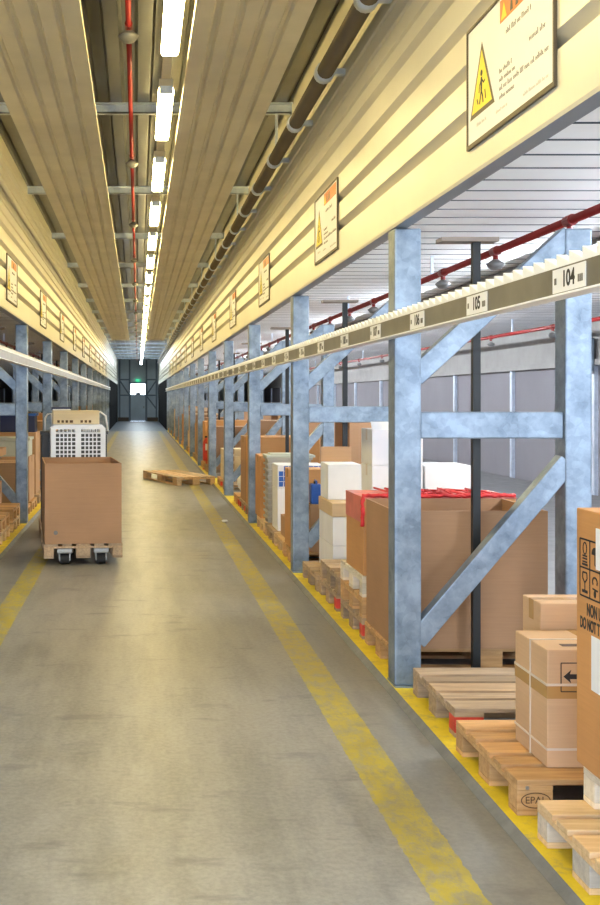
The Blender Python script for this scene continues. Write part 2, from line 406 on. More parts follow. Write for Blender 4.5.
    # hangers that carry the soffit from the roof beams
# aisle roof deck
prof = []; x = -1.56
while x < 1.55:
    prof += [(x, 4.52), (x + 0.11, 4.52), (x + 0.135, 4.60), (x + 0.235, 4.60), (x + 0.26, 4.52)]; x += 0.26
mb = MB().strip_y(prof, YB, YE); mb.box(-1.6, 1.6, YB, YE, 4.62, 4.66)
struct('ceiling', mb, M['deck'], 'grey ribbed metal roof deck above the aisle')
k = 0; y = 2.2
while y < YE - 1:
    mb = MB().box(-1.475, 1.475, y, y + 0.012, 4.43, 4.52).box(-1.475, 1.475, y, y + 0.07, 4.43, 4.44).box(-1.475, 1.475, y - 0.05, y, 4.508, 4.52)
    for sx in (-0.7, 0.7): mb.box(sx - 0.01, sx + 0.01, y + 0.01, y + 0.03, 4.036, 4.43) if y < 42 else None
    struct('ceiling_beam', mb, M['galv2'], f'{ORD[k]} galvanised cross beam under the aisle roof from the camera'); k += 1; y += 4.05

# end wall with door
mb = MB().box(-8, -0.55, YE, YE + 0.2, 0, 4.66).box(0.55, 8, YE, YE + 0.2, 0, 4.66).box(-0.55, 0.55, YE, YE + 0.2, 2.75, 4.66)
struct('wall_back', mb, M['end'], 'blue-grey steel end wall of the aisle')
mb = MB()
for x in (-1.35, -0.62, 0.62, 1.35): mb.box(x - 0.06, x + 0.06, YE - 0.1, YE, 0, 4.5)
for z in (1.85, 3.0): mb.box(-1.4, -0.62, YE - 0.08, YE, z, z + 0.1); mb.box(0.62, 1.4, YE - 0.08, YE, z, z + 0.1)
mb.beam((-1.35, YE - 0.05, 3.0), (-0.62, YE - 0.05, 1.9), 0.1, 0.06); mb.beam((0.62, YE - 0.05, 1.9), (1.35, YE - 0.05, 3.0), 0.1, 0.06)
mb.beam((0.62, YE - 0.05, 1.85), (1.35, YE - 0.05, 0.9), 0.1, 0.06); mb.box(-0.62, 0.62, YE - 0.1, YE, 2.75, 2.87)
struct('trim_5', mb, M['enddark'], 'dark steel studs and braces on the end wall')
struct('baseboard_back', MB().box(-1.47, -0.68, YE - 0.12, YE, 0, 0.28).box(0.68, 1.47, YE - 0.12, YE, 0, 0.28), flat('brown_skirting', (0.12, 0.08, 0.05)), 'brown skirting at the foot of the end wall')
d = tag(MB().box(-0.55, 0.55, YE + 0.02, YE + 0.08, 0.01, 1.9).build('door_1', M['end']), 'blue-grey door in the end wall of the aisle', 'door', None, 'structure')
mb = MB().box(-0.57, -0.53, YE - 0.02, YE + 0.1, 0.01, 2.75).box(0.53, 0.57, YE - 0.02, YE + 0.1, 0.01, 2.75); mb.build('door_frame', M['enddark'], d)
MB().box(0.40, 0.46, YE - 0.03, YE + 0.02, 0.95, 1.1).build('door_handle', M['steel'], d)
w = tag(MB().box(-0.53, 0.53, YE + 0.02, YE + 0.05, 1.95, 2.72).build('window_1', M['daylight']), 'bright daylit window over the end door', 'window', None, 'structure')
MB().box(-0.55, 0.55, YE - 0.01, YE + 0.07, 1.88, 1.96).build('window_sill', M['end'], w)
MB().box(-0.17, 0.2, YE - 0.02, YE + 0.018, 1.955, 2.1).build('forklift_shape', M['enddark'], w)  # plain dark box standing for a forklift beyond the window
s = thing('exit_sign', (0.0, YE - 0.14, 2.90), 'small green lit exit sign above the end door', 'sign')
MB().box(-0.16, 0.16, -0.02, 0.03, 0, 0.16).build('lit_box', M['exit'], s)
mb = MB(); pm = plane_mat((0, -0.021, 0), 'cam'); mb.plate([(-0.13, 0.05), (-0.06, 0.1), (-0.06, 0.07), (-0.01, 0.07), (-0.01, 0.03), (-0.06, 0.03), (-0.06, 0.0)], pm); mb.plate([(0.05, 0.02), (0.12, 0.02), (0.12, 0.14), (0.05, 0.14)], pm)
mb.build('pictogram', M['label'], s)
for sd, w in ((1, 'right'), (-1, 'left')):
    struct('wall_%s_end' % w, MB().box(*sorted((sd * 1.50, sd * 1.56)), YR + 0.4, YE, 0, 2.685), M['black_wall'], f'black sheeting beyond the last rack on the {w}')

# ------------------------------------------------------------------ rack frames
def frame_parts(root, sd):
    X = lambda a, b: tuple(sorted((sd * a, sd * b)))
    for i, (a, b) in enumerate(((1.48, 1.635), (2.465, 2.62))):
        mb = MB().box(*X(a, b), 0.0, 0.165, 0.012, 2.65)
        u = mb.build('upright', M['galv'], root, bevel=0.012)
        MB().box(*X(a - 0.0, b + 0.03), -0.012, 0.18, 0.0, 0.012).build('base_plate', M['galv'], u)
    MB().box(*X(1.637, 2.463), 0.02, 0.09, 1.435, 1.59).build('cross_beam', M['galv'], root, bevel=0.008)
    MB().beam((sd * 1.61, 0.055, 0.265), (sd * 2.49, 0.055, 1.30), 0.115, 0.095).build('diagonal_brace', M['galv'], root, bevel=0.006)
    MB().beam((sd * 1.60, 0.055, 1.79), (sd * 2.50, 0.055, 2.615), 0.115, 0.095).build('diagonal_brace', M['galv'], root, bevel=0.006)
    MB().box(*X(1.637, 2.463), 0.03, 0.12, 0.0, 0.085).build('base_rail', M['steel'], root)
    p = MB().box(*X(2.0, 2.045), 0.215, 0.26, 0.0, 2.60).build('post', M['black_steel'], root); tag(p, 'slim black post behind the brace')
    MB().box(*X(1.80, 2.14), 0.17, 0.30, 2.60, 2.625).build('cap_plate', M['tan_plate'], p)
NF = 13
for sd, w in ((1, 'right'), (-1, 'left')):
    proto = None
    for k in range(NF):
        y = Y0 + BAY * k
        if proto is None:
            proto = o = thing('rack_frame', (0, y, SL), '', 'rack frame', f'galvanised rack frames along the {w}'); frame_parts(o, sd)
        else:
            o = copy_tree(proto); o.location = (0, y, SL)
        if sd > 0: o['label'] = f'galvanised braced steel rack frame, {ORD[k]} from the camera along the right'
        elif k < 2: o['label'] = f'galvanised steel rack frame on the left, {["", "second "][k]}nearest, before the stacked pallets'
        else: o['label'] = f'galvanised steel rack frame on the left, {ORD[k - 2]} one from the stacked pallets onwards'

# number rail on each side
for sd, w, dz in ((1, 'right', 0.0), (-1, 'left', 0.065)):
    r = thing('number_rail', (0, 0, 2.05 + dz), f'long grey channel rail with white toothed top along the {w} rack fronts' + (' carrying number tags' if sd > 0 else ''), 'rail')
    x0, x1 = (1.425, 1.477) if sd > 0 else (-1.477, -1.425)
    MB().box(x0, x1, 1.2, YR, 0.0, 0.092).build('channel', M['rail'], r)
    xi = sd * 1.423
    MB().box(*sorted((sd * 1.405, sd * 1.477)), 1.2, YR, -0.008, -0.001).build('bottom_lip', M['ceil_white'], r)
    mb = MB(); y = 1.2
    while y < YR:
        a = [(sd * 1.425, y, 0.0925), (sd * 1.46, y, 0.0925), (sd * 1.46, y + 0.1065, 0.0925), (sd * 1.425, y + 0.1065, 0.0925)]
        b = [(sd * 1.425, y, 0.100), (sd * 1.46, y, 0.100), (sd * 1.46, y + 0.1065, 0.138), (sd * 1.425, y + 0.1065, 0.138)]
        if sd < 0: a, b = a[::-1], b[::-1]
        mb.hexa(a, b); y += 0.107
    mb.build('toothed_strip', M['ceil_white'], r)
    if sd > 0:
        for k in range(-1, 53):
            y = 3.55 + 0.965 * k
            t = MB().box(1.421, 1.424, y - 0.135, y + 0.135, 0.006, 0.086).build('number_tag', M['label'], r)
            if k < 16:
                n = 104 + k; pm = plane_mat((1.4208, y, 0.046), 'aisle_r')
                text('number', str(n), 0.074, M['ink'], pm, t, 0.95, 'CENTER', bold=0.002)
                mb = MB()
                for i in range(3): mb.plate([(0.078 + 0.014 * i, -0.02), (0.088 + 0.014 * i, -0.02), (0.088 + 0.014 * i, 0.004), (0.078 + 0.014 * i, 0.004)], pm, 0.001)
                mb.plate([(-0.118, -0.012), (-0.10, -0.012), (-0.10, 0.01), (-0.118, 0.01)], pm, 0.001)
                mb.build('code_mark', M['ink_grey'], t)

# ------------------------------------------------------------------ lamps
tr = thing('lamp_trunking', (0.215, 0, 4.138), 'beige trunking strip the aisle lamps hang on', 'trunking')
MB().box(-0.035, 0.035, 0.5, 77, 0, 0.05).build('trunk', M['trunk'], tr)
mb = MB()
for k in range(19): mb.box(-0.008, 0.008, 2.2 + 4.05 * k - 0.01, 2.2 + 4.05 * k - 0.002, 0.05, 0.385)
mb.build('hanger_rods', M['galv2'], tr)
proto = None; k = 0; y = 1.75
while y < 76:
    if proto is None:
        o = proto = thing('ceiling_lamp', (0.215, y, 4.018), '', 'lamp', 'fluorescent lamps above the aisle')
        MB().box(-0.055, 0.055, -0.75, 0.75, 0.055, 0.118).build('housing', M['trunk'], o)
        MB().box(-0.06, 0.06, -0.74, 0.74, 0.0, 0.054).build('diffuser', M['lamp'], o, bevel=0.02)
        for s_ in (-1, 1): MB().box(-0.05, 0.05, *sorted((s_ * 0.742, s_ * 0.765)), 0.002, 0.06).build('end_cap', M['galv2'], o)
    else:
        o = copy_tree(proto); o.location = (0.215, y, 4.018)
        if y > 50: recolour([c for c in o.children if c.name.startswith('diffuser')][0], M['lamp_cool'])
    o['label'] = f'{"warm" if y < 50 else "cool"} lit fluorescent tube lamp above the aisle, {ORD[k]} from the camera'; k += 1; y += 2.4
# added fill lamps, hidden behind the number rails, to brighten the side bays
for sd, w in ((1, 'right'), (-1, 'left')):
    proto = None
    for k in range(14):
        y = 2.0 + 4.07 * k
        if proto is None:
            zl = 2.795 if sd > 0 else 2.975
            o = proto = thing('added_fill_lamp', (sd * 4.3, y, zl), '', 'lamp', f'added fill lamps behind the {w} racks')
            MB().tube([(0, -0.73, 0.02), (0, 0.73, 0.02)], 0.019, 10).build('tube', M['fill_right' if sd > 0 else 'fill_left'], o)
            for s_ in (-1, 1):
                MB().box(-0.022, 0.022, *sorted((s_ * 0.731, s_ * 0.77)), -0.005, 0.045).build('end_cap', M['white_plastic'], o)
                MB().box(-0.006, 0.006, s_ * 0.75 - 0.006, s_ * 0.75 + 0.006, 0.0455, 3.05 - zl).build('drop_rod', M['galv2'], o)
        else: o = copy_tree(proto); o.location = (sd * 4.3, y, zl)
        o['label'] = f'added unseen fill lamp under the roof behind the {w} racks, {ORD[k]} from the camera'

# ------------------------------------------------------------------ pipes
def pipe_run(x, z, r, y0, y1, label, heads, head_z=-0.10, hang=3.05):
    p = thing('sprinkler_pipe', (x, 0, z), label, 'pipe')
    MB().tube([(0, y0, 0), (0, y1, 0)], r, 12).build('pipe', M['red_pipe'], p, smooth=True)
    for y in heads[:40]:
        c = MB().tube([(0, y - 0.05, 0), (0, y + 0.05, 0)], r * 1.35, 10).tube([(0, y, 0), (0, y, -0.065)], r * 0.75, 8).build('tee', M['red_pipe'], p)
        MB().lathe([(0.0, head_z - 0.045), (0.035, head_z - 0.045), (0.062, head_z - 0.02), (0.072, head_z + 0.0), (0.03, head_z + 0.03), (0.012, head_z + 0.036)], (0, y, 0), 14).build('sprinkler_head', M['head_grey'], c, smooth=True)
    y = y0 + 0.6
    n = 0
    while y < y1 and n < 20:
        MB().box(-0.012, 0.012, y - 0.012, y + 0.012, r, hang - z).build('hanger', M['galv2'], p); y += 4.07; n += 1
    return p
pipe_run(2.80, 2.85, 0.028, 1.5, YR, 'red sprinkler pipe under the white roof just behind the right rack frames', [6.97 + 1.45 * k for k in range(-3, 22)], -0.10)
pipe_run(6.40, 2.80, 0.030, 1.5, YR, 'red sprinkler pipe far behind the right racks near the outer wall', [16.6 + 2.9 * k for k in range(-5, 10)], -0.12)
pipe_run(-2.80, 2.85, 0.028, 1.5, YR, 'red sprinkler pipe under the roof just behind the left rack frames', [6.97 + 1.45 * k for k in range(-3, 22)])
pipe_run(-0.065, 4.28, 0.02, 0.5, 76, 'thin red sprinkler pipe under the aisle roof beside the lamps', [2.0 + 4.05 * k + 1.4 for k in range(15)], -0.07, 4.52)
p = thing('brown_pipe', (1.33, 0, 4.02), 'thick brown clad pipe under the aisle roof by the right fascia', 'pipe')
MB().tube([(0, 0.5, 0), (0, 70, 0)], 0.06, 16).build('pipe', M['pipe_brown'], p, smooth=True)
for k in range(36):
    y = 3.4 + 1.42 * k
    c = MB().tube([(0, y - 0.045, 0), (0, y + 0.045, 0)], 0.072, 16).build('clamp', M['galv2'], p, smooth=True)
    mb = MB().box(0.06, 0.143, y - 0.03, y + 0.03, -0.02, 0.02)
    mb.build('bracket', M['galv2'], c)
for k in range(15):
    y = 2.2 + 4.05 * k
    MB().box(-0.012, 0.012, y + 0.02, y + 0.04, 0.055, 0.41).build('hanger', M['galv2'], p)

# ------------------------------------------------------------------ signs
def glyph_line(mb, x0, x1, y, h, pm, rnd):
    """a line of small print, too small to read: word-shaped strokes"""
    x = x0
    while x < x1:
        n = rnd.randint(3, 8)
        for i in range(n):
            wd = h * 0.24; hh = h * rnd.choice((0.62, 0.62, 0.62, 1.0)); 
            mb.plate([(x, y), (x + wd, y), (x + wd, y + hh), (x, y + hh)], pm, 0.0008)
            if rnd.random() < 0.75:
                yy = y + rnd.choice((0, hh * 0.45, hh - h * 0.15))
                mb.plate([(x + wd, yy), (x + h * 0.42, yy), (x + h * 0.42, yy + h * 0.15), (x + wd, yy + h * 0.15)], pm, 0.0008)
            x += h * 0.62
            if x > x1: break
        x += h * 0.5
def sign_parts(root, facing):
    rnd = random.Random(3)
    Wd, Hh = 0.985, 0.50
    pm = plane_mat((0, 0, 0), facing)
    MB().plate([(0, 0), (Wd, 0), (Wd, Hh), (0, Hh)], pm, 0.006).build('board', M['label'], root)
    e = 0.011; mb = MB()
    for q in ([(-e, -e * 1.6), (Wd + e, -e * 1.6), (Wd + e, 0), (-e, 0)], [(-e, Hh), (Wd + e, Hh), (Wd + e, Hh + e), (-e, Hh + e)], [(-e, 0), (0, 0), (0, Hh), (-e, Hh)], [(Wd, 0), (Wd + e, 0), (Wd + e, Hh), (Wd, Hh)]): mb.plate(q, pm, 0.012)
    mb.build('edge_strip', M['sign_edge'], root)
    pz = plane_mat(pm @ Vector((0, 0, 0.0062)), facing)
    tri = MB().plate([(0.03, 0.105), (0.35, 0.105), (0.19, 0.405)], pz, 0.001, 1)
    tri = tri.build('triangle_border', [M['ink'], M['sign_edge']], root)
    p2 = plane_mat(pm @ Vector((0, 0, 0.0074)), facing)
    ty = MB().plate([(0.058, 0.124), (0.322, 0.124), (0.19, 0.37)], p2, 0.001).build('warning_triangle', M['sign_yellow'], root)
    p3 = plane_mat(pm @ Vector((0, 0, 0.0086)), facing)
    mb = MB().plate(ring_pts(0.19, 0.272, 0.014, 0.014, 12)[:-1], p3, 0.0008)
    line2d(mb, [(0.19, 0.255), (0.188, 0.20)], 0.02, p3, 0.0008)
    line2d(mb, [(0.188, 0.20), (0.165, 0.145)], 0.011, p3, 0.0008); line2d(mb, [(0.188, 0.20), (0.205, 0.17), (0.212, 0.142)], 0.011, p3, 0.0008)
    line2d(mb, [(0.19, 0.248), (0.163, 0.222), (0.158, 0.195)], 0.008, p3, 0.0008); line2d(mb, [(0.19, 0.248), (0.218, 0.225), (0.236, 0.232)], 0.008, p3, 0.0008)
    line2d(mb, [(0.13, 0.175), (0.145, 0.15)], 0.008, p3, 0.0008); line2d(mb, [(0.235, 0.19), (0.245, 0.15)], 0.008, p3, 0.0008)
    mb.build('pictogram', M['ink'], ty)
    og = MB().plate([(0.42, 0.40), (0.93, 0.40), (0.93, 0.49), (0.42, 0.49)], pz, 0.001).build('orange_panel', M['sign_orange'], root)
    MB().plate([(0.435, 0.408), (0.50, 0.408), (0.468, 0.472)], p2, 0.001).build('yellow_triangle', M['sign_yellow'], og)
    for q in (0.54, 0.60, 0.66): MB().plate([(q, 0.41), (q + 0.03, 0.41), (q + 0.02, 0.47), (q + 0.008, 0.47)], p2, 0.001).build('dark_mark', M['sign_edge'], og)
    mb = MB()
    for (a, b, y, h) in ((0.49, 0.76, 0.338, 0.021), (0.745, 0.90, 0.225, 0.022), (0.41, 0.55, 0.202, 0.019), (0.41, 0.585, 0.167, 0.019), (0.41, 0.94, 0.132, 0.021), (0.41, 0.58, 0.097, 0.019)): glyph_line(mb, a, b, y, h, pz, rnd)
    mb.build('small_print', M['ink_grey'], root)
    mb = MB()
    for (a, b, y) in ((0.12, 0.24, 0.06), (0.37, 0.5, 0.05), (0.68, 0.93, 0.035)): glyph_line(mb, a, b, y, 0.014, pz, rnd)
    mb.build('footer_print', M['ink_pale'], root)
for sd, w, fc in ((1, 'right', 'aisle_r'), (-1, 'left', 'aisle_l')):
    proto = None
    for k in range(12):
        y = (4.776 + 4.12 * k) if sd > 0 else (3.80 + 4.12 * k)
        if proto is None:
            o = proto = thing('warning_sign', (sd * 1.474, y, 2.815), '', 'sign', f'warning signs on the {w} fascia'); sign_parts(o, fc)
        else: o = copy_tree(proto); o.location = (sd * 1.474, y, 2.815)
        o['label'] = f'white warning sign with yellow triangle and orange panel, {ORD[k]} along the {w} fascia' if sd > 0 or k > 1 else f'white warning sign on the left fascia, {ORD[k]}, before those in view'

# ------------------------------------------------------------------ pallets
def bm_(sx, sy, sz, bev=0.003): return MB().box(-sx / 2, sx / 2, -sy / 2, sy / 2, 0, sz).mesh('board', M['wood_new'], bev)
PM = {'deck_w': bm_(1.2, 0.145, 0.022), 'deck_n': bm_(1.2, 0.10, 0.022), 'string': bm_(0.145, 0.8, 0.0215), 'blk_w': bm_(0.145, 0.145, 0.078, 0.005), 'blk_n': bm_(0.145, 0.10, 0.078, 0.005)}
for k_, n_ in zip(PM, ('deck_board', 'deck_board', 'stringer_board', 'block', 'block')): PM[k_].name = n_
def simple_pallet_mesh():
    mb = MB()
    for y, w in ((-0.3275, 0.145), (-0.164, 0.1), (0, 0.145), (0.164, 0.1), (0.3275, 0.145)): mb.box(-0.6, 0.6, y - w / 2, y + w / 2, 0.122, 0.144)
    for x in (-0.5275, 0, 0.5275):
        mb.box(x - 0.0725, x + 0.0725, -0.4, 0.4, 0.1, 0.1218)
        for y, w in ((-0.35, 0.1), (0, 0.145), (0.35, 0.1)): mb.box(x - 0.0725, x + 0.0725, y - w / 2, y + w / 2, 0.022, 0.0998)
    for y, w in ((-0.35, 0.1), (0, 0.145), (0.35, 0.1)): mb.box(-0.6, 0.6, y - w / 2, y + w / 2, 0, 0.0218)
    return mb.mesh('pallet', M['wood_new'])
SPM = simple_pallet_mesh()
def pallet(cx, cy, z, label, mat='wood_orange', rz=0.0, group=None, detail=True, red=(), block_mat=None):
    z += 0.001
    if not detail:
        o = link('pallet', SPM); o.location = (cx, cy, z); o.rotation_euler = (0, 0, rz); recolour(o, M[mat]); return tag(o, label, 'pallet', group)
    root = thing('pallet', (cx, cy, z), label, 'pallet', group, rz)
    def part(n, me, loc, mt):
        o = link(n, me, root, loc); recolour(o, mt); return o
    mt = M[mat]; bk = M[block_mat] if block_mat else mt
    for y, w in ((-0.3275, 'w'), (-0.164, 'n'), (0, 'w'), (0.164, 'n'), (0.3275, 'w')): part('deck_board', PM['deck_' + w], (0, y, 0.122), mt)
    for x in (-0.5275, 0, 0.5275): part('stringer_board', PM['string'], (x, 0, 0.1002), mt)
    for i, x in enumerate((-0.5275, 0, 0.5275)):
        for j, (y, w) in enumerate(((-0.35, 'n'), (0, 'w'), (0.35, 'n'))):
            o = part('block', PM['blk_' + w], (x, y, 0.0221), M['red_paint'] if (i, j) in red else bk)
            if (i, j) in red: tag(o, 'red painted block')
    for y, w in ((-0.35, 'n'), (0, 'w'), (0.35, 'n')): part('bottom_board', PM['deck_' + w], (0, y, 0.0), mt)
    return root

# ------------------------------------------------------------------ cartons
def carton(x0, x1, y0, y1, z0, z1, label, mat='card', group=None, tape='x', open_=False, name='cardboard_box', rz=0.0, flaps=None, tape_mat='tape'):
    cx, cy = (x0 + x1) / 2, (y0 + y1) / 2; a, b, h = (x1 - x0) / 2, (y1 - y0) / 2, z1 - z0
    root = thing(name, (cx, cy, z0 + 0.0012), label, 'box', group, rz); m = M[mat]
    if not open_:
        MB().box(-a, a, -b, b, 0, h).build('body', m, root, bevel=0.006)
        if tape == 'x':
            t = MB().box(-a - 0.001, a + 0.001, -0.028, 0.028, h - 0.0005, h + 0.001)
            for s_ in (-1, 1): t.box(*sorted((s_ * (a - 0.001), s_ * (a + 0.0012))), -0.028, 0.028, h - 0.09, h + 0.001)
            t.build('packing_tape', M[tape_mat], root)
        elif tape == 'y':
            t = MB().box(-0.028, 0.028, -b - 0.001, b + 0.001, h - 0.0005, h + 0.001)
            for s_ in (-1, 1): t.box(-0.028, 0.028, *sorted((s_ * (b - 0.001), s_ * (b + 0.0012))), h - 0.09, h + 0.001)
            t.build('packing_tape', M[tape_mat], root)
    else:
        w = 0.009
        mb = MB().box(-a, a, -b, b, 0, w).box(-a, -a + w, -b, b, w, h).box(a - w, a, -b, b, w, h).box(-a + w, a - w, -b, -b + w, w, h).box(-a + w, a - w, b - w, b, w, h)
        mb.build('body', m, root)
    return root
def local_pm(root, off, facing):
    return plane_mat(off, facing)

RP = 'pallets along the right bays'
# --- bay in front of the first frame (nearest the camera)
pA = pallet(1.555 + 0.6, 5.68, SL, 'weathered empty pallet with red corner block in front of the first right rack frame', 'wood_old', group=RP, red=((0, 0),))
pB = pallet(1.51 + 0.6, 4.70, SL, 'orange wood pallet with oval branded mark, under the strapped carton', 'wood_orange', group=RP, rz=0.01)
mk = MB(); pm = plane_mat((-0.525, -0.4008, 0.061), 'cam')
line2d(mk, ring_pts(0, 0, 0.058, 0.030, 28), 0.004, pm, 0.0008); b_ = mk.build('brand_mark', M['ink_brown'], pB)
text('brand_letters', 'EPAL', 0.040, M['ink_brown'], pm, pB, 1.0, 'CENTER', 0.0004)
mk = MB().tube([(-0.56, -0.4, 0.112), (-0.56, -0.404, 0.112)], 0.008, 8).build('nail', M['steel'], pB)
pC = pallet(1.515 + 0.6, 3.68, SL, 'new pale wood pallet nearest the camera on the right', 'wood_new', group=RP, block_mat='wood_grey')
pD = pallet(1.69 + 0.6, 3.68, SL + 0.145, 'whitish wood pallet stacked under the big printed carton', 'wood_white', group=RP)

# big printed carton
bx0, by0, by1, bz0, bz1 = 1.666, 3.25, 4.085, SL + 0.2905, 1.283
big = carton(bx0, bx0 + 1.1, by0, by1, bz0, bz1, 'tall orange-brown carton printed with handling symbols at right edge of photo', 'card_orange')
g = thing('tmp', (0, 0, 0), '', 'x'); bpy.data.objects.remove(g)
ox, oy, oz = big.location
def bigpm(y, z): return plane_mat((bx0 - ox - 0.0004, y - oy, z - oz), 'aisle_r')
mb = MB(); pm = bigpm(4.050, 0.961)
cw, ch, nC = 0.088, 0.106, 4
for i in range(nC + 1): line2d(mb, [(i * cw, 0), (i * cw, 2 * ch)], 0.006, pm)
for j in range(3): line2d(mb, [(0, j * ch), (nC * cw, j * ch)], 0.006, pm)
def sym(kind, cx, cy):
    if kind == 'chain':
        line2d(mb, ring_pts(cx, cy + 0.020, 0.016, 0.022, 14), 0.005, pm)
        for q in (-0.008, -0.018, -0.030): line2d(mb, [(cx - 0.02, cy + q), (cx + 0.02, cy + q)], 0.006, pm)
        line2d(mb, [(cx - 0.024, cy - 0.040), (cx + 0.024, cy - 0.040)], 0.008, pm)
    elif kind == 'glass':
        line2d(mb, [(cx - 0.018, cy + 0.036), (cx - 0.02, cy + 0.014), (cx, cy - 0.002), (cx + 0.02, cy + 0.014), (cx + 0.018, cy + 0.036), (cx - 0.018, cy + 0.036)], 0.006, pm)
        line2d(mb, [(cx, cy - 0.002), (cx, cy - 0.028)], 0.006, pm); line2d(mb, [(cx - 0.024, cy - 0.034), (cx + 0.024, cy - 0.034)], 0.011, pm)
    elif kind == 'umbrella':
        mb.plate([(cx + 0.028 * math.cos(a * PI / 8), cy + 0.006 + 0.028 * math.sin(a * PI / 8)) for a in range(9)], pm, 0.0012)
        line2d(mb, [(cx, cy + 0.006), (cx, cy - 0.03), (cx + 0.012, cy - 0.034), (cx + 0.014, cy - 0.024)], 0.005, pm)
    elif kind == 'arrows':
        for q in (-0.015, 0.015):
            line2d(mb, [(cx + q, cy - 0.03), (cx + q, cy + 0.015)], 0.007, pm); mb.plate([(cx + q - 0.012, cy + 0.01), (cx + q + 0.012, cy + 0.01), (cx + q, cy + 0.034)], pm, 0.0012)
        line2d(mb, [(cx - 0.03, cy - 0.037), (cx + 0.03, cy - 0.037)], 0.006, pm)
    else:
        line2d(mb, ring_pts(cx, cy + 0.014, 0.02, 0.016, 12, -0.6, 3.9), 0.007, pm); line2d(mb, [(cx - 0.02, cy - 0.012), (cx + 0.024, cy - 0.016)], 0.006, pm)
        mb.plate(ring_pts(cx, cy - 0.03, 0.01, 0.014, 10)[:-1], pm, 0.0012)
for i, (top, bot) in enumerate((('chain', 'glass'), ('umbrella', 'hook'), ('arrows', 'umbrella'), ('glass', 'chain'))):
    sym(top, (i + 0.5) * cw, ch * 1.5); sym(bot, (i + 0.5) * cw, ch * 0.5)
mb.build('handling_symbols', M['ink'], big)
text('printed_words', 'NON U', 0.062, M['ink'], bigpm(3.99, 0.914), big, 0.62, bold=0.002)
text('printed_words', 'DO NOT T', 0.058, M['ink'], bigpm(4.050, 0.858), big, 0.60, bold=0.002)
lb = MB().plate([(0, 0), (0.21, 0), (0.21, 0.20), (0, 0.20)], bigpm(3.948, 0.628), 0.0012).build('shipping_label', M['label'], big)
mb = MB(); pm = bigpm(3.948, 0.628); pm.translation.x -= 0.0014
for i in range(7): mb.plate([(0.08, 0.03 + 0.022 * i), (0.17 - 0.01 * (i % 3), 0.03 + 0.022 * i), (0.17 - 0.01 * (i % 3), 0.036 + 0.022 * i), (0.08, 0.036 + 0.022 * i)], pm, 0.0006)
mb.build('label_print', M['ink_grey'], lb)
MB().plate([(0, 0), (0.16, 0), (0.16, 0.15), (0, 0.15)], bigpm(3.905, 1.077), 0.0030).build('blank_label', M['label'], big)

# strapped carton on the marked pallet
cz = SL + 0.146
sx0, sx1, sy0, sy1, sh = 1.684, 2.20, 4.425, 4.80, 0.486
sc_ = carton(sx0, sx1, sy0, sy1, cz, cz + sh, 'strapped brown carton with black arrow mark on the oval-marked pallet', 'card_pale', tape='y', tape_mat='tape')
a, b = (sx1 - sx0) / 2, (sy1 - sy0) / 2
def wrap(z0, z1, t, m, n):
    mb = MB(); e = 0.0003
    mb.box(-a - t, -a + e, -b - t, b + t, z0, z1).box(a - e, a + t, -b - t, b + t, z0, z1).box(-a, a, -b - t, -b + e, z0, z1).box(-a, a, b - e, b + t, z0, z1)
    return mb.build(n, M[m], sc_)
wrap(0.285, 0.338, 0.0012, 'tape', 'tape_band')
wrap(0.337, 0.347, 0.0032, 'strap', 'strap'); wrap(0.072, 0.081, 0.0032, 'strap', 'strap')
t = 0.0036; yy = 0.0
MB().box(-a - t, -a + 0.001, yy - 0.005, yy + 0.005, 0, sh + t).box(-a - t, a + t, yy - 0.005, yy + 0.005, sh - 0.001, sh + t).box(a - 0.001, a + t, yy - 0.005, yy + 0.005, 0, sh + t).build('strap', M['strap'], sc_)
mb = MB().box(-0.17, 0.10, -0.125, -0.085, sh - 0.0005, sh + 0.0015); mb.build('hand_slot', M['ink_brown'], sc_)
mb = MB(); pm = plane_mat((1.741 - (sx0 + sx1) / 2, -b - 0.0006, 0.490 - cz), 'cam')
line2d(mb, [(0, 0), (0.12, 0), (0.12, 0.118), (0, 0.118), (0, 0)], 0.004, pm)
mb.plate([(0.010, 0.062), (0.042, 0.034), (0.036, 0.052), (0.105, 0.052), (0.105, 0.072), (0.036, 0.072), (0.042, 0.090)], pm, 0.0012)
mb.build('arrow_mark', M['ink'], sc_)
carton(1.81, 2.30, 4.835, 5.06, cz, 0.775, 'plain brown carton standing behind the strapped carton', 'card_pale', tape='x')

# --- second bay: between first and second right frames
pallet(1.55 + 0.6, 6.95, SL, 'pallet under the wide open brown carton behind the first right frame', 'wood_orange', group=RP)
carton(1.56, 2.49, 6.53, 7.34, cz, 1.012, 'wide open-topped brown carton behind the first right rack frame', 'card_red', open_=True)
zb = SL
for i in range(3):
    pallet(1.55 + 0.6, 7.83, zb, ['weathered pallet with red block at the bottom under the red-netted carton', 'weathered pallet in the middle of the stack under the red-netted carton', 'whitish pallet on top of the stack under the red-netted carton'][i], ['wood_old', 'wood_orange', 'wood_white'][i], group=RP, red=((0, 0),) if i == 0 else ())
    zb += 0.1455
net = carton(1.56, 2.62, 7.45, 8.05, zb, 1.0, 'brown carton topped with red netting on three stacked pallets', 'card_orange', tape=None)
h = 1.0 - zb; a, b = 0.53, 0.30
MB().box(-a - 0.003, a + 0.003, -b - 0.003, b + 0.003, h + 0.0005, h + 0.010).box(-a - 0.004, -a - 0.0005, -b - 0.003, b + 0.003, h - 0.17, h + 0.010).build('red_cover', M['red_film'], net)
mb = MB(); rr = random.Random(5)
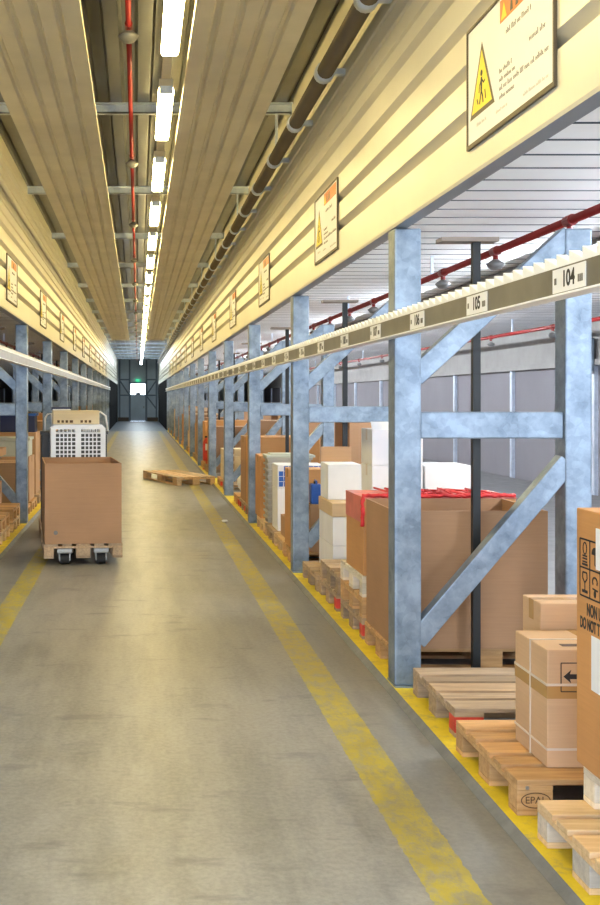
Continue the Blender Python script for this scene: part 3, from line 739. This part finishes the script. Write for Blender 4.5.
for q in range(3):
    pts = [(-a - 0.006, -b - 0.010, h - 0.19 + 0.02 * i + 0.0) for i in range(10)]
    pts = [(p_[0] + rr.uniform(-.006, .006), p_[1] + rr.uniform(-.006, .003), p_[2]) for p_ in pts]
    x = -a
    while x < a:
        pts.append((x, -b - 0.006 + rr.uniform(-0.012, 0.02), h + 0.014 + rr.uniform(0, 0.016))); x += 0.035
    mb.tube(pts, 0.011, 6)
for q in range(16):
    x = rr.uniform(-0.35, a - 0.25); pts = [(x + 0.05 * i + rr.uniform(-.02, .02), rr.uniform(-b, b), h + 0.016 + rr.uniform(0, 0.012)) for i in range(5)]
    mb.tube(pts, 0.008, 5)
mb.build('red_rope_net', M['red_net'], net, smooth=True)

pallet(1.55 + 0.6, 8.80, SL, 'weathered pallet with red block at bottom, under the white carton columns', 'wood_old', group=RP, red=((0, 0),))
pallet(1.56 + 0.6, 8.80, SL + 0.1455, 'weathered pallet, second layer under the white carton columns', 'wood_old', group=RP)
GW = 'white cartons behind the first right frame'
z = SL + 0.2915
for i in range(4):
    hh = 0.281
    o = carton(1.84, 2.24, 8.45, 8.86, z, z + hh, 'white carton in the left column behind the red-netted carton, ' + ['bottom', 'second', 'third', 'topmost'][i] + ' of four', 'card_white', GW, tape='x', tape_mat='strap')
    if i == 3:
        MB().hexa([(-0.2, -0.205, hh + 0.001), (0.2, -0.205, hh + 0.001), (0.2, -0.199, hh + 0.001), (-0.2, -0.199, hh + 0.001)], [(-0.2, -0.15, hh + 0.06), (0.2, -0.15, hh + 0.06), (0.2, -0.146, hh + 0.06), (-0.2, -0.146, hh + 0.06)]).build('flap', M['card_white'], o)
    z += hh + 0.002
z = SL + 0.2915
for i in range(3):
    carton(2.256, 2.62, 8.45, 8.86, z, z + 0.281, 'white carton in the right column behind the red-netted carton, ' + ['bottom', 'middle', 'topmost'][i] + ' of three', 'card_white', GW, tape=None); z += 0.283

pallet(1.54 + 0.6, 9.66, SL, 'old pallet under the white cartons next to the second right frame', 'wood_old', group=RP)
z = cz
for i in range(2):
    carton(1.68, 2.25, 9.27, 9.97, z, z + 0.246, ['lower white carton under the kraft tray beside the second right frame', 'upper white carton right under the kraft tray beside the second right frame'][i], 'card_white', GW, tape=None); z += 0.248
carton(1.675, 2.255, 9.265, 9.975, z, z + 0.12, 'shallow kraft carton lying on two white cartons near the second right frame', 'card_light', tape=None); z += 0.123
o = carton(1.688, 1.985, 9.55, 9.94, z, z + 0.315, 'white carton with raised brown flap atop the kraft carton', 'card_white', tape=None)
MB().box(-0.145, 0.135, 0.188, 0.194, 0.317, 0.455).build('raised_flap', M['card'], o)

# --- third bay (second to third frame)
YB2 = Y0 + BAY       # 10.27
pallet(1.54 + 0.6, 11.0, SL, 'pallet just beyond the second right frame', 'wood_orange', group=RP)
carton(1.70, 2.30, 10.62, 10.93, cz, 0.64, 'small brown carton under the blue canister beyond the second right frame', 'card')
c = thing('canister', (1.775, 10.75, 0.6425), 'bright blue plastic canister on a carton beyond the second right frame', 'canister')
MB().box(-0.055, 0.055, -0.07, 0.07, 0, 0.20).build('body', M['blue_plastic'], c, bevel=0.02)
MB().tube([(0.0, 0, 0.198), (0.0, 0, 0.225)], 0.02, 10).build('cap', M['ink'], c)
MB().tube([(-0.0, -0.05, 0.19), (0, -0.045, 0.23), (0, 0.02, 0.235), (0, 0.06, 0.195)], 0.009, 6).build('handle', M['blue_plastic'], c)
carton(1.55, 2.30, 10.98, 11.35, cz, 0.97, 'tall brown carton beyond the small carton with the blue canister', 'card_orange')
pallet(1.55 + 0.6, 11.85, SL, 'pallet carrying the low open carton, third right bay', 'wood_new', group=RP)
o = carton(1.60, 2.1, 11.50, 12.05, cz, 0.40, 'low open brown carton with a silver tube standing by it', 'card', open_=True)
t_ = thing('foil_tube', (1.655, 11.49, SL + 0.146), 'short silver tube standing by the low open carton', 'tube')
t_.location = (1.72, 11.62, cz + 0.012)
MB().tube([(0, 0, 0), (0, 0, 0.30)], 0.035, 14).build('tube_body', M['silver'], t_, smooth=True); MB().tube([(0, 0, 0.3005), (0, 0, 0.32)], 0.037, 14).build('cap', M['navy'], t_)
pallet(1.55 + 0.6, 12.72, SL, 'pallet under the white and blue-printed boxes, third right bay', 'wood_old', group=RP)
o = carton(1.60, 2.12, 12.32, 12.80, cz, 0.66, 'pale grey box with small dark print under the blue-printed box', 'card_white', tape=None)
text('small_print', 'No 75', 0.06, M['ink_grey'], plane_mat((-0.10, -0.2405, 0.30), 'cam'), o) if False else None
mb = MB(); glyph_line(mb, -0.12, 0.0, 0.26, 0.05, plane_mat((0, -0.2404, 0), 'cam'), random.Random(2)); mb.build('printed_lettering', M['ink_grey'], o)
o = carton(1.60, 2.14, 12.32, 12.80, 0.663, 0.93, 'blue-printed white box on the pale grey box', 'card_white', tape=None)
mb = MB(); pm = plane_mat((-0.27, -0.2404, 0), 'cam'); rr = random.Random(9)
for i in range(9):
    for j in range(4):
        if rr.random() < 0.8: mb.plate([(0.015 + 0.057 * i, 0.02 + 0.06 * j), (0.015 + 0.057 * i + rr.uniform(.04, .057), 0.02 + 0.06 * j), (0.065 + 0.057 * i, 0.075 + 0.06 * j), (0.015 + 0.057 * i, 0.075 + 0.06 * j)], pm, 0.001)
mb.build('blue_print', M['blue_plastic'], o)
pallet(1.55 + 0.6, 13.62, SL, 'pallet under the crate tower at the third right frame', 'wood_new', group=RP)
z = cz; GC = 'grey nesting crates, third right bay'
for i in range(11):
    o = thing('plastic_crate', (1.85, 13.28, z + 0.001), f'grey nesting crate in the tower by the third right frame, {ORD[i]} from the bottom', 'crate', GC)
    MB().box(-0.26, 0.26, -0.17, 0.17, 0, 0.045).build('body', M['grey_plastic'], o)
    MB().box(-0.28, 0.28, -0.19, 0.19, 0.0455, 0.070).build('rim', M['grey_plastic'], o); z += 0.0725
o = thing('crate_lid', (1.86, 13.28, z + 0.001), 'pale greenish lid on top of the grey crate tower', 'lid')
MB().box(-0.30, 0.30, -0.19, 0.19, 0, 0.03).build('panel', M['grey_lid'], o, bevel=0.006); MB().box(-0.24, 0.24, -0.14, 0.14, 0.0305, 0.045).build('raised_centre', M['grey_lid'], o)
carton(1.55, 2.15, 13.60, 14.20, cz, 0.966, 'brown carton between the grey crate tower and the third right frame', 'card_orange')

# --- fourth bay
YB3 = Y0 + 3 * BAY
pallet(1.55 + 0.6, 15.15, SL, 'pallet with red blocks under a tall carton, fourth right bay', 'wood_old', group=RP, red=((0, 0), (0, 1)))
pallet(1.55 + 0.6, 16.05, SL, 'pallet with red blocks under the farther tall carton, fourth right bay', 'wood_old', group=RP, red=((0, 0), (0, 2)))
carton(1.56, 2.5, 14.78, 15.52, cz, 1.16, 'tall orange-brown carton, nearer of two in the fourth right bay', 'card_orange')
carton(1.57, 2.5, 15.68, 16.44, cz, 1.13, 'tall orange-brown carton, farther of two in the fourth right bay', 'card_red')
pallet(1.55 + 0.6, 17.0, SL, 'pallet with a red block under the white sack, fourth right bay', 'wood_orange', group=RP, red=((0, 0),))
o = thing('white_sack', (1.80, 16.95, cz), 'slumped whitish sack on a pallet in the fourth right bay', 'sack')
def blob(rx, ry, rz_, seed, n=14, m=8):
    rr = random.Random(seed); mb = MB(); ph = [rr.uniform(0, 6) for _ in range(4)]
    pts = []
    for i in range(m + 1):
        th = PI * i / m
        for j in range(n):
            a_ = 2 * PI * j / n; k_ = 1 + 0.12 * math.sin(3 * a_ + ph[0] + 2 * th) + 0.08 * math.sin(5 * a_ + ph[1])
            pts.append((rx * k_ * math.sin(th) ** 0.7 * math.cos(a_) if 0 < i < m else 0, ry * k_ * math.sin(th) ** 0.7 * math.sin(a_) if 0 < i < m else 0, rz_ * (1 - math.cos(th)) / 2))
    fs = [(i * n + j, (i + 1) * n + j, (i + 1) * n + (j + 1) % n, i * n + (j + 1) % n) for i in range(m) for j in range(n)]
    return mb.poly(pts, [f[::-1] for f in fs])
blob(0.22, 0.26, 0.34, 4).build('bag', M['card_white'], o, smooth=True)
MB().tube([(0, 0, 0.33), (0.01, 0, 0.37), (0.0, 0.01, 0.42)], [0.05, 0.02, 0.045], 10).build('tied_neck', M['card_white'], o, smooth=True)

# --- fifth bay: small cartons
pallet(1.55 + 0.6, 19.3, SL, 'pallet with red block at the start of the fifth right bay', 'wood_old', group=RP, red=((0, 1),))
pallet(1.55 + 0.6, 20.6, SL, 'pallet under the stack of small pale cartons, fifth right bay', 'wood_orange', group=RP, red=((0, 0),))
z = cz
for i in range(4):
    carton(1.60, 1.98, 20.3, 20.85, z, z + 0.138, f'small pale carton in the fifth right bay, {["lowest", "second", "third", "top"][i]} of its stack', 'card_cream', 'small pale cartons', tape='y'); z += 0.14
carton(2.0, 2.7, 19.0, 19.7, cz, 1.30, 'reddish brown carton standing deep in the fifth right bay', 'card_red')

# fire extinguisher in the sixth bay
fx = thing('fire_extinguisher', (1.60, 25.18, SL), 'red fire extinguisher on a stand in the sixth right bay', 'fire extinguisher')
MB().lathe([(0.09, 0), (0.09, 0.02), (0.012, 0.03), (0.012, 0.2), (0.075, 0.205), (0.08, 0.23), (0.08, 0.62), (0.06, 0.68), (0.025, 0.71), (0.022, 0.74)], (0, 0, 0), 16).build('cylinder', M['red_paint'], fx, smooth=True)
MB().box(-0.035, 0.035, -0.025, 0.025, 0.7405, 0.78).build('valve', M['ink'], fx); MB().tube([(0.03, 0, 0.76), (0.09, 0, 0.74), (0.105, 0, 0.55), (0.095, 0, 0.35)], 0.012, 8).build('hose', M['rubber'], fx)
MB().box(-0.03, 0.03, -0.083, -0.0795, 0.45, 0.60).build('white_label', M['label'], fx)

# --- farther right bays: one load after another
far_m = ['card_orange', 'card_red', 'card_orange', 'card_light', 'card']
used = {}
for k in range(4, 12):
    for j in range(3):
        yc = Y0 + BAY * k + 0.75 + 1.30 * j
        yw = 0.40
        hh = R.uniform(0.75, 1.25); mt = R.choice(far_m); xx = 1.56 + R.uniform(0, 0.08)
        where = f'{ORD[k + 1]} right bay, {["near", "middle", "far"][j]} load'
        # pallet under it
        pallet(1.54 + 0.6, yc, SL, f'wooden pallet on the yellow edge, {ORD[k + 1]} right bay, {["near", "middle", "far"][j]} place', R.choice(['wood_old', 'wood_orange']), group=RP, detail=False)
        if R.random() < 0.62:
            carton(xx, xx + 0.9, yc - yw, yc + yw, cz, cz + hh, f'tall brown carton on a pallet, {where}', mt, 'far brown cartons')
        else:
            carton(xx, xx + 0.9, yc - yw, yc + yw, cz, cz + hh * 0.5, f'lower brown carton of a pair on a pallet, {where}', mt, 'far brown cartons')
            carton(xx + 0.03, xx + 0.8, yc - yw + 0.05, yc + yw - 0.05, cz + hh * 0.5 + 0.002, cz + hh, f'upper brown carton of a pair on a pallet, {where}', 'card_light', 'far brown cartons')
# deeper loads that close the view between the frames
for k in range(2, 7):
    y = Y0 + BAY * k + 2.1
    pallet(3.5 + 0.0, y, SL, f'pallet set deep behind the {ORD[k + 1]} right bay', 'wood_old', group=RP, detail=False, rz=PI / 2)
    carton(3.12, 3.88, y - 0.58, y + 0.58, cz, 1.40, f'big reddish brown carton set deep behind the {ORD[k + 1]} right bay', 'card_red', 'deep cartons behind the right racks')

# control cabinet on the outer wall
o = thing('control_cabinet', (7.738, 18.55, 2.15), 'grey electrical cabinet with small blue screens high on the right outer wall', 'cabinet')
MB().box(-0.16, 0, -0.32, 0.32, 0, 0.57).build('case', M['enddark'], o, bevel=0.01)
mb = MB()
for i in range(2):
    for j in range(3): mb.box(-0.168, -0.161, -0.26 + 0.28 * i, -0.02 + 0.28 * i, 0.06 + 0.17 * j, 0.19 + 0.17 * j)
mb.build('screens', M['galv2'], o)

# ------------------------------------------------------------------ left bays
LP = 'pallets along the left bays'
for j, yc in enumerate((12.6, 13.72)):
    for i in range(2):
        pallet(-1.55 - 0.6, yc, SL + 0.1455 * i, f'{["lower", "upper"][i]} light wood pallet in the {["nearer", "farther"][j]} stack before the first left frame in view', 'wood_orange' if i else 'wood_new', group=LP)
zz = SL + 0.292
o = carton(-2.9, -1.78, 13.35, 14.05, zz, 0.62, 'low brown carton on stacked pallets at the left edge of photo', 'card_red', tape=None)
o = thing('plastic_crate', (-2.3, 13.7, 0.6235), 'dark plastic crate beneath a flat carton at the left edge', 'crate'); MB().box(-0.5, 0.5, -0.3, 0.3, 0, 0.30).build('body', M['dark_plastic'], o, bevel=0.01); MB().box(-0.52, 0.52, -0.32, 0.32, 0.3005, 0.335).build('rim', M['dark_plastic'], o)
carton(-2.9, -1.72, 13.36, 14.04, 0.962, 1.06, 'flat orange-brown carton lying on the dark crate at left edge', 'card', tape=None)
pallet(-1.56 - 0.6, 15.2, SL, 'pallet under a brown carton just past the first left frame in view', 'wood_orange', group=LP)
carton(-2.5, -1.60, 14.9, 15.62, cz, 0.80, 'brown carton just past the first left frame in view', 'card')
pallet(-1.56 - 0.6, 16.2, SL, 'pallet under a brown carton and greenish crate on the left', 'wood_orange', group=LP)
carton(-2.5, -1.60, 15.82, 16.6, cz, 0.83, 'brown carton under a pale greenish crate on the left', 'card')
o = thing('plastic_crate', (-2.0, 16.2, 0.832), 'pale greenish crate standing on a brown carton in the left bay', 'crate'); MB().box(-0.38, 0.38, -0.28, 0.28, 0, 0.24).build('body', M['grey_lid'], o, bevel=0.01); MB().box(-0.4, 0.4, -0.3, 0.3, 0.2405, 0.28).build('rim', M['grey_lid'], o)
pallet(-3.55, 17.2, SL, 'pallet set deep behind the left racks, under the tall reddish carton', 'wood_old', group=LP, detail=False)
carton(-4.1, -2.95, 16.85, 17.55, cz, 1.52, 'tall reddish brown carton set deep behind the left racks', 'card_red')
pallet(-3.55, 14.0, SL, 'pallet set deep behind the stacked pallets on the left', 'wood_old', group=LP, detail=False)
carton(-4.1, -2.95, 13.65, 14.35, cz, 1.45, 'tall brown carton set deep behind the stacked pallets on the left', 'card_red')
pallet(-1.56 - 0.6, 17.4, SL, 'pallet under the blue crate stack on the left', 'wood_old', group=LP)
carton(-2.5, -1.62, 17.05, 17.75, cz, 1.15, 'brown carton carrying a blue crate, left bay', 'card')
o = thing('plastic_crate', (-1.93, 17.4, 1.1535), 'dark blue crate on a brown carton in the left bay', 'crate'); MB().box(-0.28, 0.28, -0.2, 0.2, 0, 0.26).build('body', M['navy'], o, bevel=0.01); MB().box(-0.3, 0.3, -0.22, 0.22, 0.2605, 0.30).build('rim', M['blue_plastic'], o)
for k in range(3, 12):
    for j in range(2):
        yc = Y0 + BAY * k + 1.0 + 1.8 * j; hh = R.uniform(0.8, 1.25)
        pallet(-1.56 - 0.6, yc, SL, f'wooden pallet on the left yellow edge, {ORD[k - 3]} bay past the trolley, {["near", "far"][j]} place', 'wood_old', group=LP, detail=False)
        carton(-2.5, -1.6, yc - 0.4, yc + 0.4, cz, cz + hh, f'brown carton on a pallet, {ORD[k - 3]} left bay past the trolley, {["near", "far"][j]} load', R.choice(far_m), 'far brown cartons on the left')

# ------------------------------------------------------------------ loose pallet and paper on the floor
th = math.radians(18.3)
ax, ay = (math.cos(th), math.sin(th)), (-math.sin(th), math.cos(th))
pcx = 0.7535 + ax[0] * 0.4 + ay[0] * 1.03; pcy = 20.80 + ax[1] * 0.4 + ay[1] * 1.03
lp = pallet(pcx, pcy, 0.0, 'loose long yellowish pallet lying askew on the aisle floor', 'wood_new', rz=th + PI / 2); lp.scale = (1.72, 1.0, 1.15)
o = tag(blob(0.045, 0.06, 0.035, 8, 9, 5).build('paper_scrap', M['label']), 'small crumpled white paper scrap on the aisle floor', 'paper'); o.location = (1.19, 14.7, 0.001)

# ------------------------------------------------------------------ pallet truck with the big carton
yaw = math.radians(6.5)
ox_, oy_ = -0.943 + 0.39 * math.cos(yaw), 10.88 + 0.39 * math.sin(yaw)   # near middle of the load
dirx, diry = -math.sin(yaw), math.cos(yaw)
ccx, ccy = ox_ + dirx * 0.6, oy_ + diry * 0.6
tk = thing('pallet_truck', (ccx, ccy, 0), 'hand pallet truck under the big brown carton in the aisle', 'pallet truck', rz=yaw)
for s_ in (-1, 1):
    f_ = MB().box(s_ * 0.186 - 0.08, s_ * 0.186 + 0.08, -0.58, 0.62, 0.118, 0.170).build('fork', M['steel'], tk, bevel=0.012)
    for yy in (-0.50, -0.38):
        MB().tube([(s_ * 0.186 - 0.045, yy, 0.056), (s_ * 0.186 + 0.045, yy, 0.056)], 0.055, 18).build('roller', M['rubber'], f_, smooth=False)
    MB().box(s_ * 0.186 - 0.058, s_ * 0.186 - 0.047, -0.54, -0.3, 0.04, 0.1175).box(s_ * 0.186 + 0.047, s_ * 0.186 + 0.058, -0.54, -0.3, 0.04, 0.1175).build('roller_bracket', M['steel'], f_)
MB().box(-0.27, 0.27, 0.62, 0.70, 0.118, 0.36).build('heel_frame', M['red_paint'], tk, bevel=0.01)
MB().tube([(0, 0.78, 0.16), (0, 0.78, 0.52)], 0.06, 14).build('pump', M['steel'], tk, smooth=True)
for s_ in (-1, 1): MB().tube([(s_ * 0.07 - 0.03, 0.79, 0.09), (s_ * 0.07 + 0.03, 0.79, 0.09)], 0.088, 18).build('steering_wheel', M['rubber'], tk)
MB().box(-0.04, 0.04, 0.75, 0.82, 0.06, 0.16).build('axle', M['steel'], tk)
hd = MB().tube([(0, 0.80, 0.50), (0, 0.86, 0.93)], 0.018, 10).build('handle', M['steel'], tk)
MB().tube([(0, 0.86, 0.93), (-0.1, 0.87, 0.96), (-0.11, 0.875, 1.0), (0.11, 0.875, 1.0), (0.1, 0.87, 0.96), (0, 0.86, 0.93)], 0.013, 8).build('grip_loop', M['ink'], hd)
pallet(ccx, ccy, 0.0735 - 0.001 , 'old pallet on the pallet truck under the big brown carton', 'wood_old', rz=yaw + PI / 2)
bc = thing('cardboard_box', (ccx, ccy, 0.219), 'large open brown carton standing on the pallet truck in the aisle', 'box', rz=yaw)
a, b, h, wl = 0.39, 0.60, 0.815, 0.009
MB().box(-a, a, -b, b, 0, wl).box(-a, -a + wl, -b, b, wl, h).box(a - wl, a, -b, b, wl, h).box(-a + wl, a - wl, -b, -b + wl, wl, h).box(-a + wl, a - wl, b - wl, b, wl, h).build('body', M['card_red'], bc)
MB().tube([(-0.28, -b - 0.0015, 0.115), (-0.28, -b + 0.001, 0.115)], 0.022, 16).build('round_mark', M['ink_grey'], bc)

# vented crates behind it
yc = 13.35; xc = -0.80
pallet(xc - 0.02, yc + 0.02, 0.0, 'pallet under the white vented crates behind the big carton', 'wood_old', rz=yaw + PI / 2)
def vent_crate(z, label):
    o = thing('vented_crate', (xc + 0.038 + 0.02, yc - 0.19, z), label, 'crate', 'white vented crates', yaw)
    a, b, h = 0.33, 0.19, 0.615
    ch = 0.045
    # near and far wall as a lattice of bars
    for yy, nm in ((-b, 'front_grid'), (b - 0.012, 'rear_grid')):
        mb = MB(); xs = [-a, -a + 0.06]
        cols = [(-0.27, -0.035), (0.035, 0.27)]
        mb.box(-a, -0.27, yy, yy + 0.012, 0, h - ch); mb.box(0.27, a, yy, yy + 0.012, 0, h - ch); mb.box(-0.035, 0.035, yy, yy + 0.012, 0, h)
        mb.poly([(-a, yy, h - ch), (-0.27, yy, h - ch), (-0.27, yy, h), (-a + ch, yy, h), (-a, yy + 0.012, h - ch), (-0.27, yy + 0.012, h - ch), (-0.27, yy + 0.012, h), (-a + ch, yy + 0.012, h)], [(0, 1, 2, 3), (7, 6, 5, 4), (0, 3, 7, 4), (2, 6, 7, 3)])
        mb.poly([(0.27, yy, h - ch), (a, yy, h - ch), (a - ch, yy, h), (0.27, yy, h), (0.27, yy + 0.012, h - ch), (a, yy + 0.012, h - ch), (a - ch, yy + 0.012, h), (0.27, yy + 0.012, h)], [(0, 1, 2, 3), (7, 6, 5, 4), (1, 5, 6, 2), (2, 6, 7, 3)])
        for (c0, c1) in cols:
            mb.box(c0, c1, yy, yy + 0.012, h - 0.055, h); mb.box(c0, c1, yy, yy + 0.012, 0, 0.06)
            n = 5; pitch = (c1 - c0) / n
            for i in range(1, n): mb.box(c0 + i * pitch - 0.007, c0 + i * pitch + 0.007, yy + 0.0005, yy + 0.0115, 0.06, h - 0.055)
            rows = 10; ph = (h - 0.115) / rows
            for j in range(1, rows): mb.box(c0, c1, yy + 0.001, yy + 0.011, 0.06 + j * ph - 0.007, 0.06 + j * ph + 0.007)
        mb.build(nm, M['white_plastic'], o)
    for s_ in (-1, 1): MB().box(*sorted((s_ * a, s_ * (a - 0.012))), -b + 0.0125, b - 0.0125, 0, h - ch).build('side_panel', M['white_plastic'], o)
    MB().box(-a + 0.0125, a - 0.0125, -b + 0.0125, b - 0.0125, 0, 0.012).build('floor_panel', M['white_plastic'], o)
    MB().box(-0.28, 0.28, -b + 0.03, b - 0.03, 0.0125, 0.5).build('dark_contents', M['dark_plastic'], o)
    return o
vent_crate(0.1465, 'lower white vented crate, mostly hidden behind the big carton')
vent_crate(0.7635, 'upper white vented crate seen over the big carton')
dk = thing('plastic_bin', (xc - 0.012, yc + 0.21, 0.1465), 'dark grey bin behind the white vented crates', 'bin', rz=yaw)
MB().box(-0.41, 0.41, -0.17, 0.19, 0, 1.10).build('body', M['dark_plastic'], dk, bevel=0.015); MB().box(-0.42, 0.42, -0.18, 0.20, 1.1005, 1.14).build('rim', M['dark_plastic'], dk)
for s_, pts in ((1, [(0.25, -0.05, 1.14), (0.26, -0.05, 1.34), (0.33, -0.05, 1.38), (0.40, -0.05, 1.33), (0.43, -0.05, 1.14)]), (-1, [(-0.36, -0.05, 1.14), (-0.36, -0.05, 1.30), (-0.33, -0.05, 1.35), (-0.28, -0.05, 1.36), (-0.26, -0.05, 1.14)])):
    MB().tube(pts, 0.012, 8).build('white_hoop', M['white_plastic'], dk, smooth=True)
o = carton(-1.045 , -0.485, 13.02, 13.34, 1.3795, 1.545, 'cream carton with hand slots on top of the white vented crate', 'card_cream', tape=None, rz=yaw)
mb = MB()
for x0, n in ((-0.23, 4), (0.05, 3)):
    for i in range(n): mb.box(x0 + 0.05 * i, x0 + 0.05 * i + (0.03 if i < 3 else 0.04), -0.1612, -0.1585, 0.02, 0.05)
mb.build('hand_slots', M['ink_brown'], o)
o = carton(-1.06, -0.82, 13.08, 13.28, 1.548, 1.588, 'flat dark blue box lying on the cream carton', 'navy', tape=None, rz=yaw)
MB().box(-0.11, 0.11, -0.1025, -0.0995, 0.002, 0.016).build('white_edge', M['label'], o)

# ------------------------------------------------------------------ camera, world, view
cd = bpy.data.cameras.new('camera'); cam = bpy.data.objects.new('camera', cd); C.objects.link(cam)
cam.location = (0, 0, H); cam.rotation_euler = (PI / 2, 0, 0)
cd.sensor_width = 36; cd.sensor_fit = 'AUTO'; cd.lens = F * 36 / 905
cd.shift_x = (300 - 138) / 905; cd.shift_y = -(452.5 - 398) / 905
cd.clip_start = 0.05; cd.clip_end = 200
sc = bpy.context.scene; sc.camera = cam
wd = bpy.data.worlds.new('sky'); sc.world = wd; wd.use_nodes = True
bg = wd.node_tree.nodes['Background']; bg.inputs[0].default_value = (0.68, 0.81, 1.0, 1); bg.inputs[1].default_value = 5.0
vs = sc.view_settings; vs.view_transform = 'Standard'; vs.look = 'None'; vs.gamma = 1; vs.use_curve_mapping = False; vs.exposure = 0.42
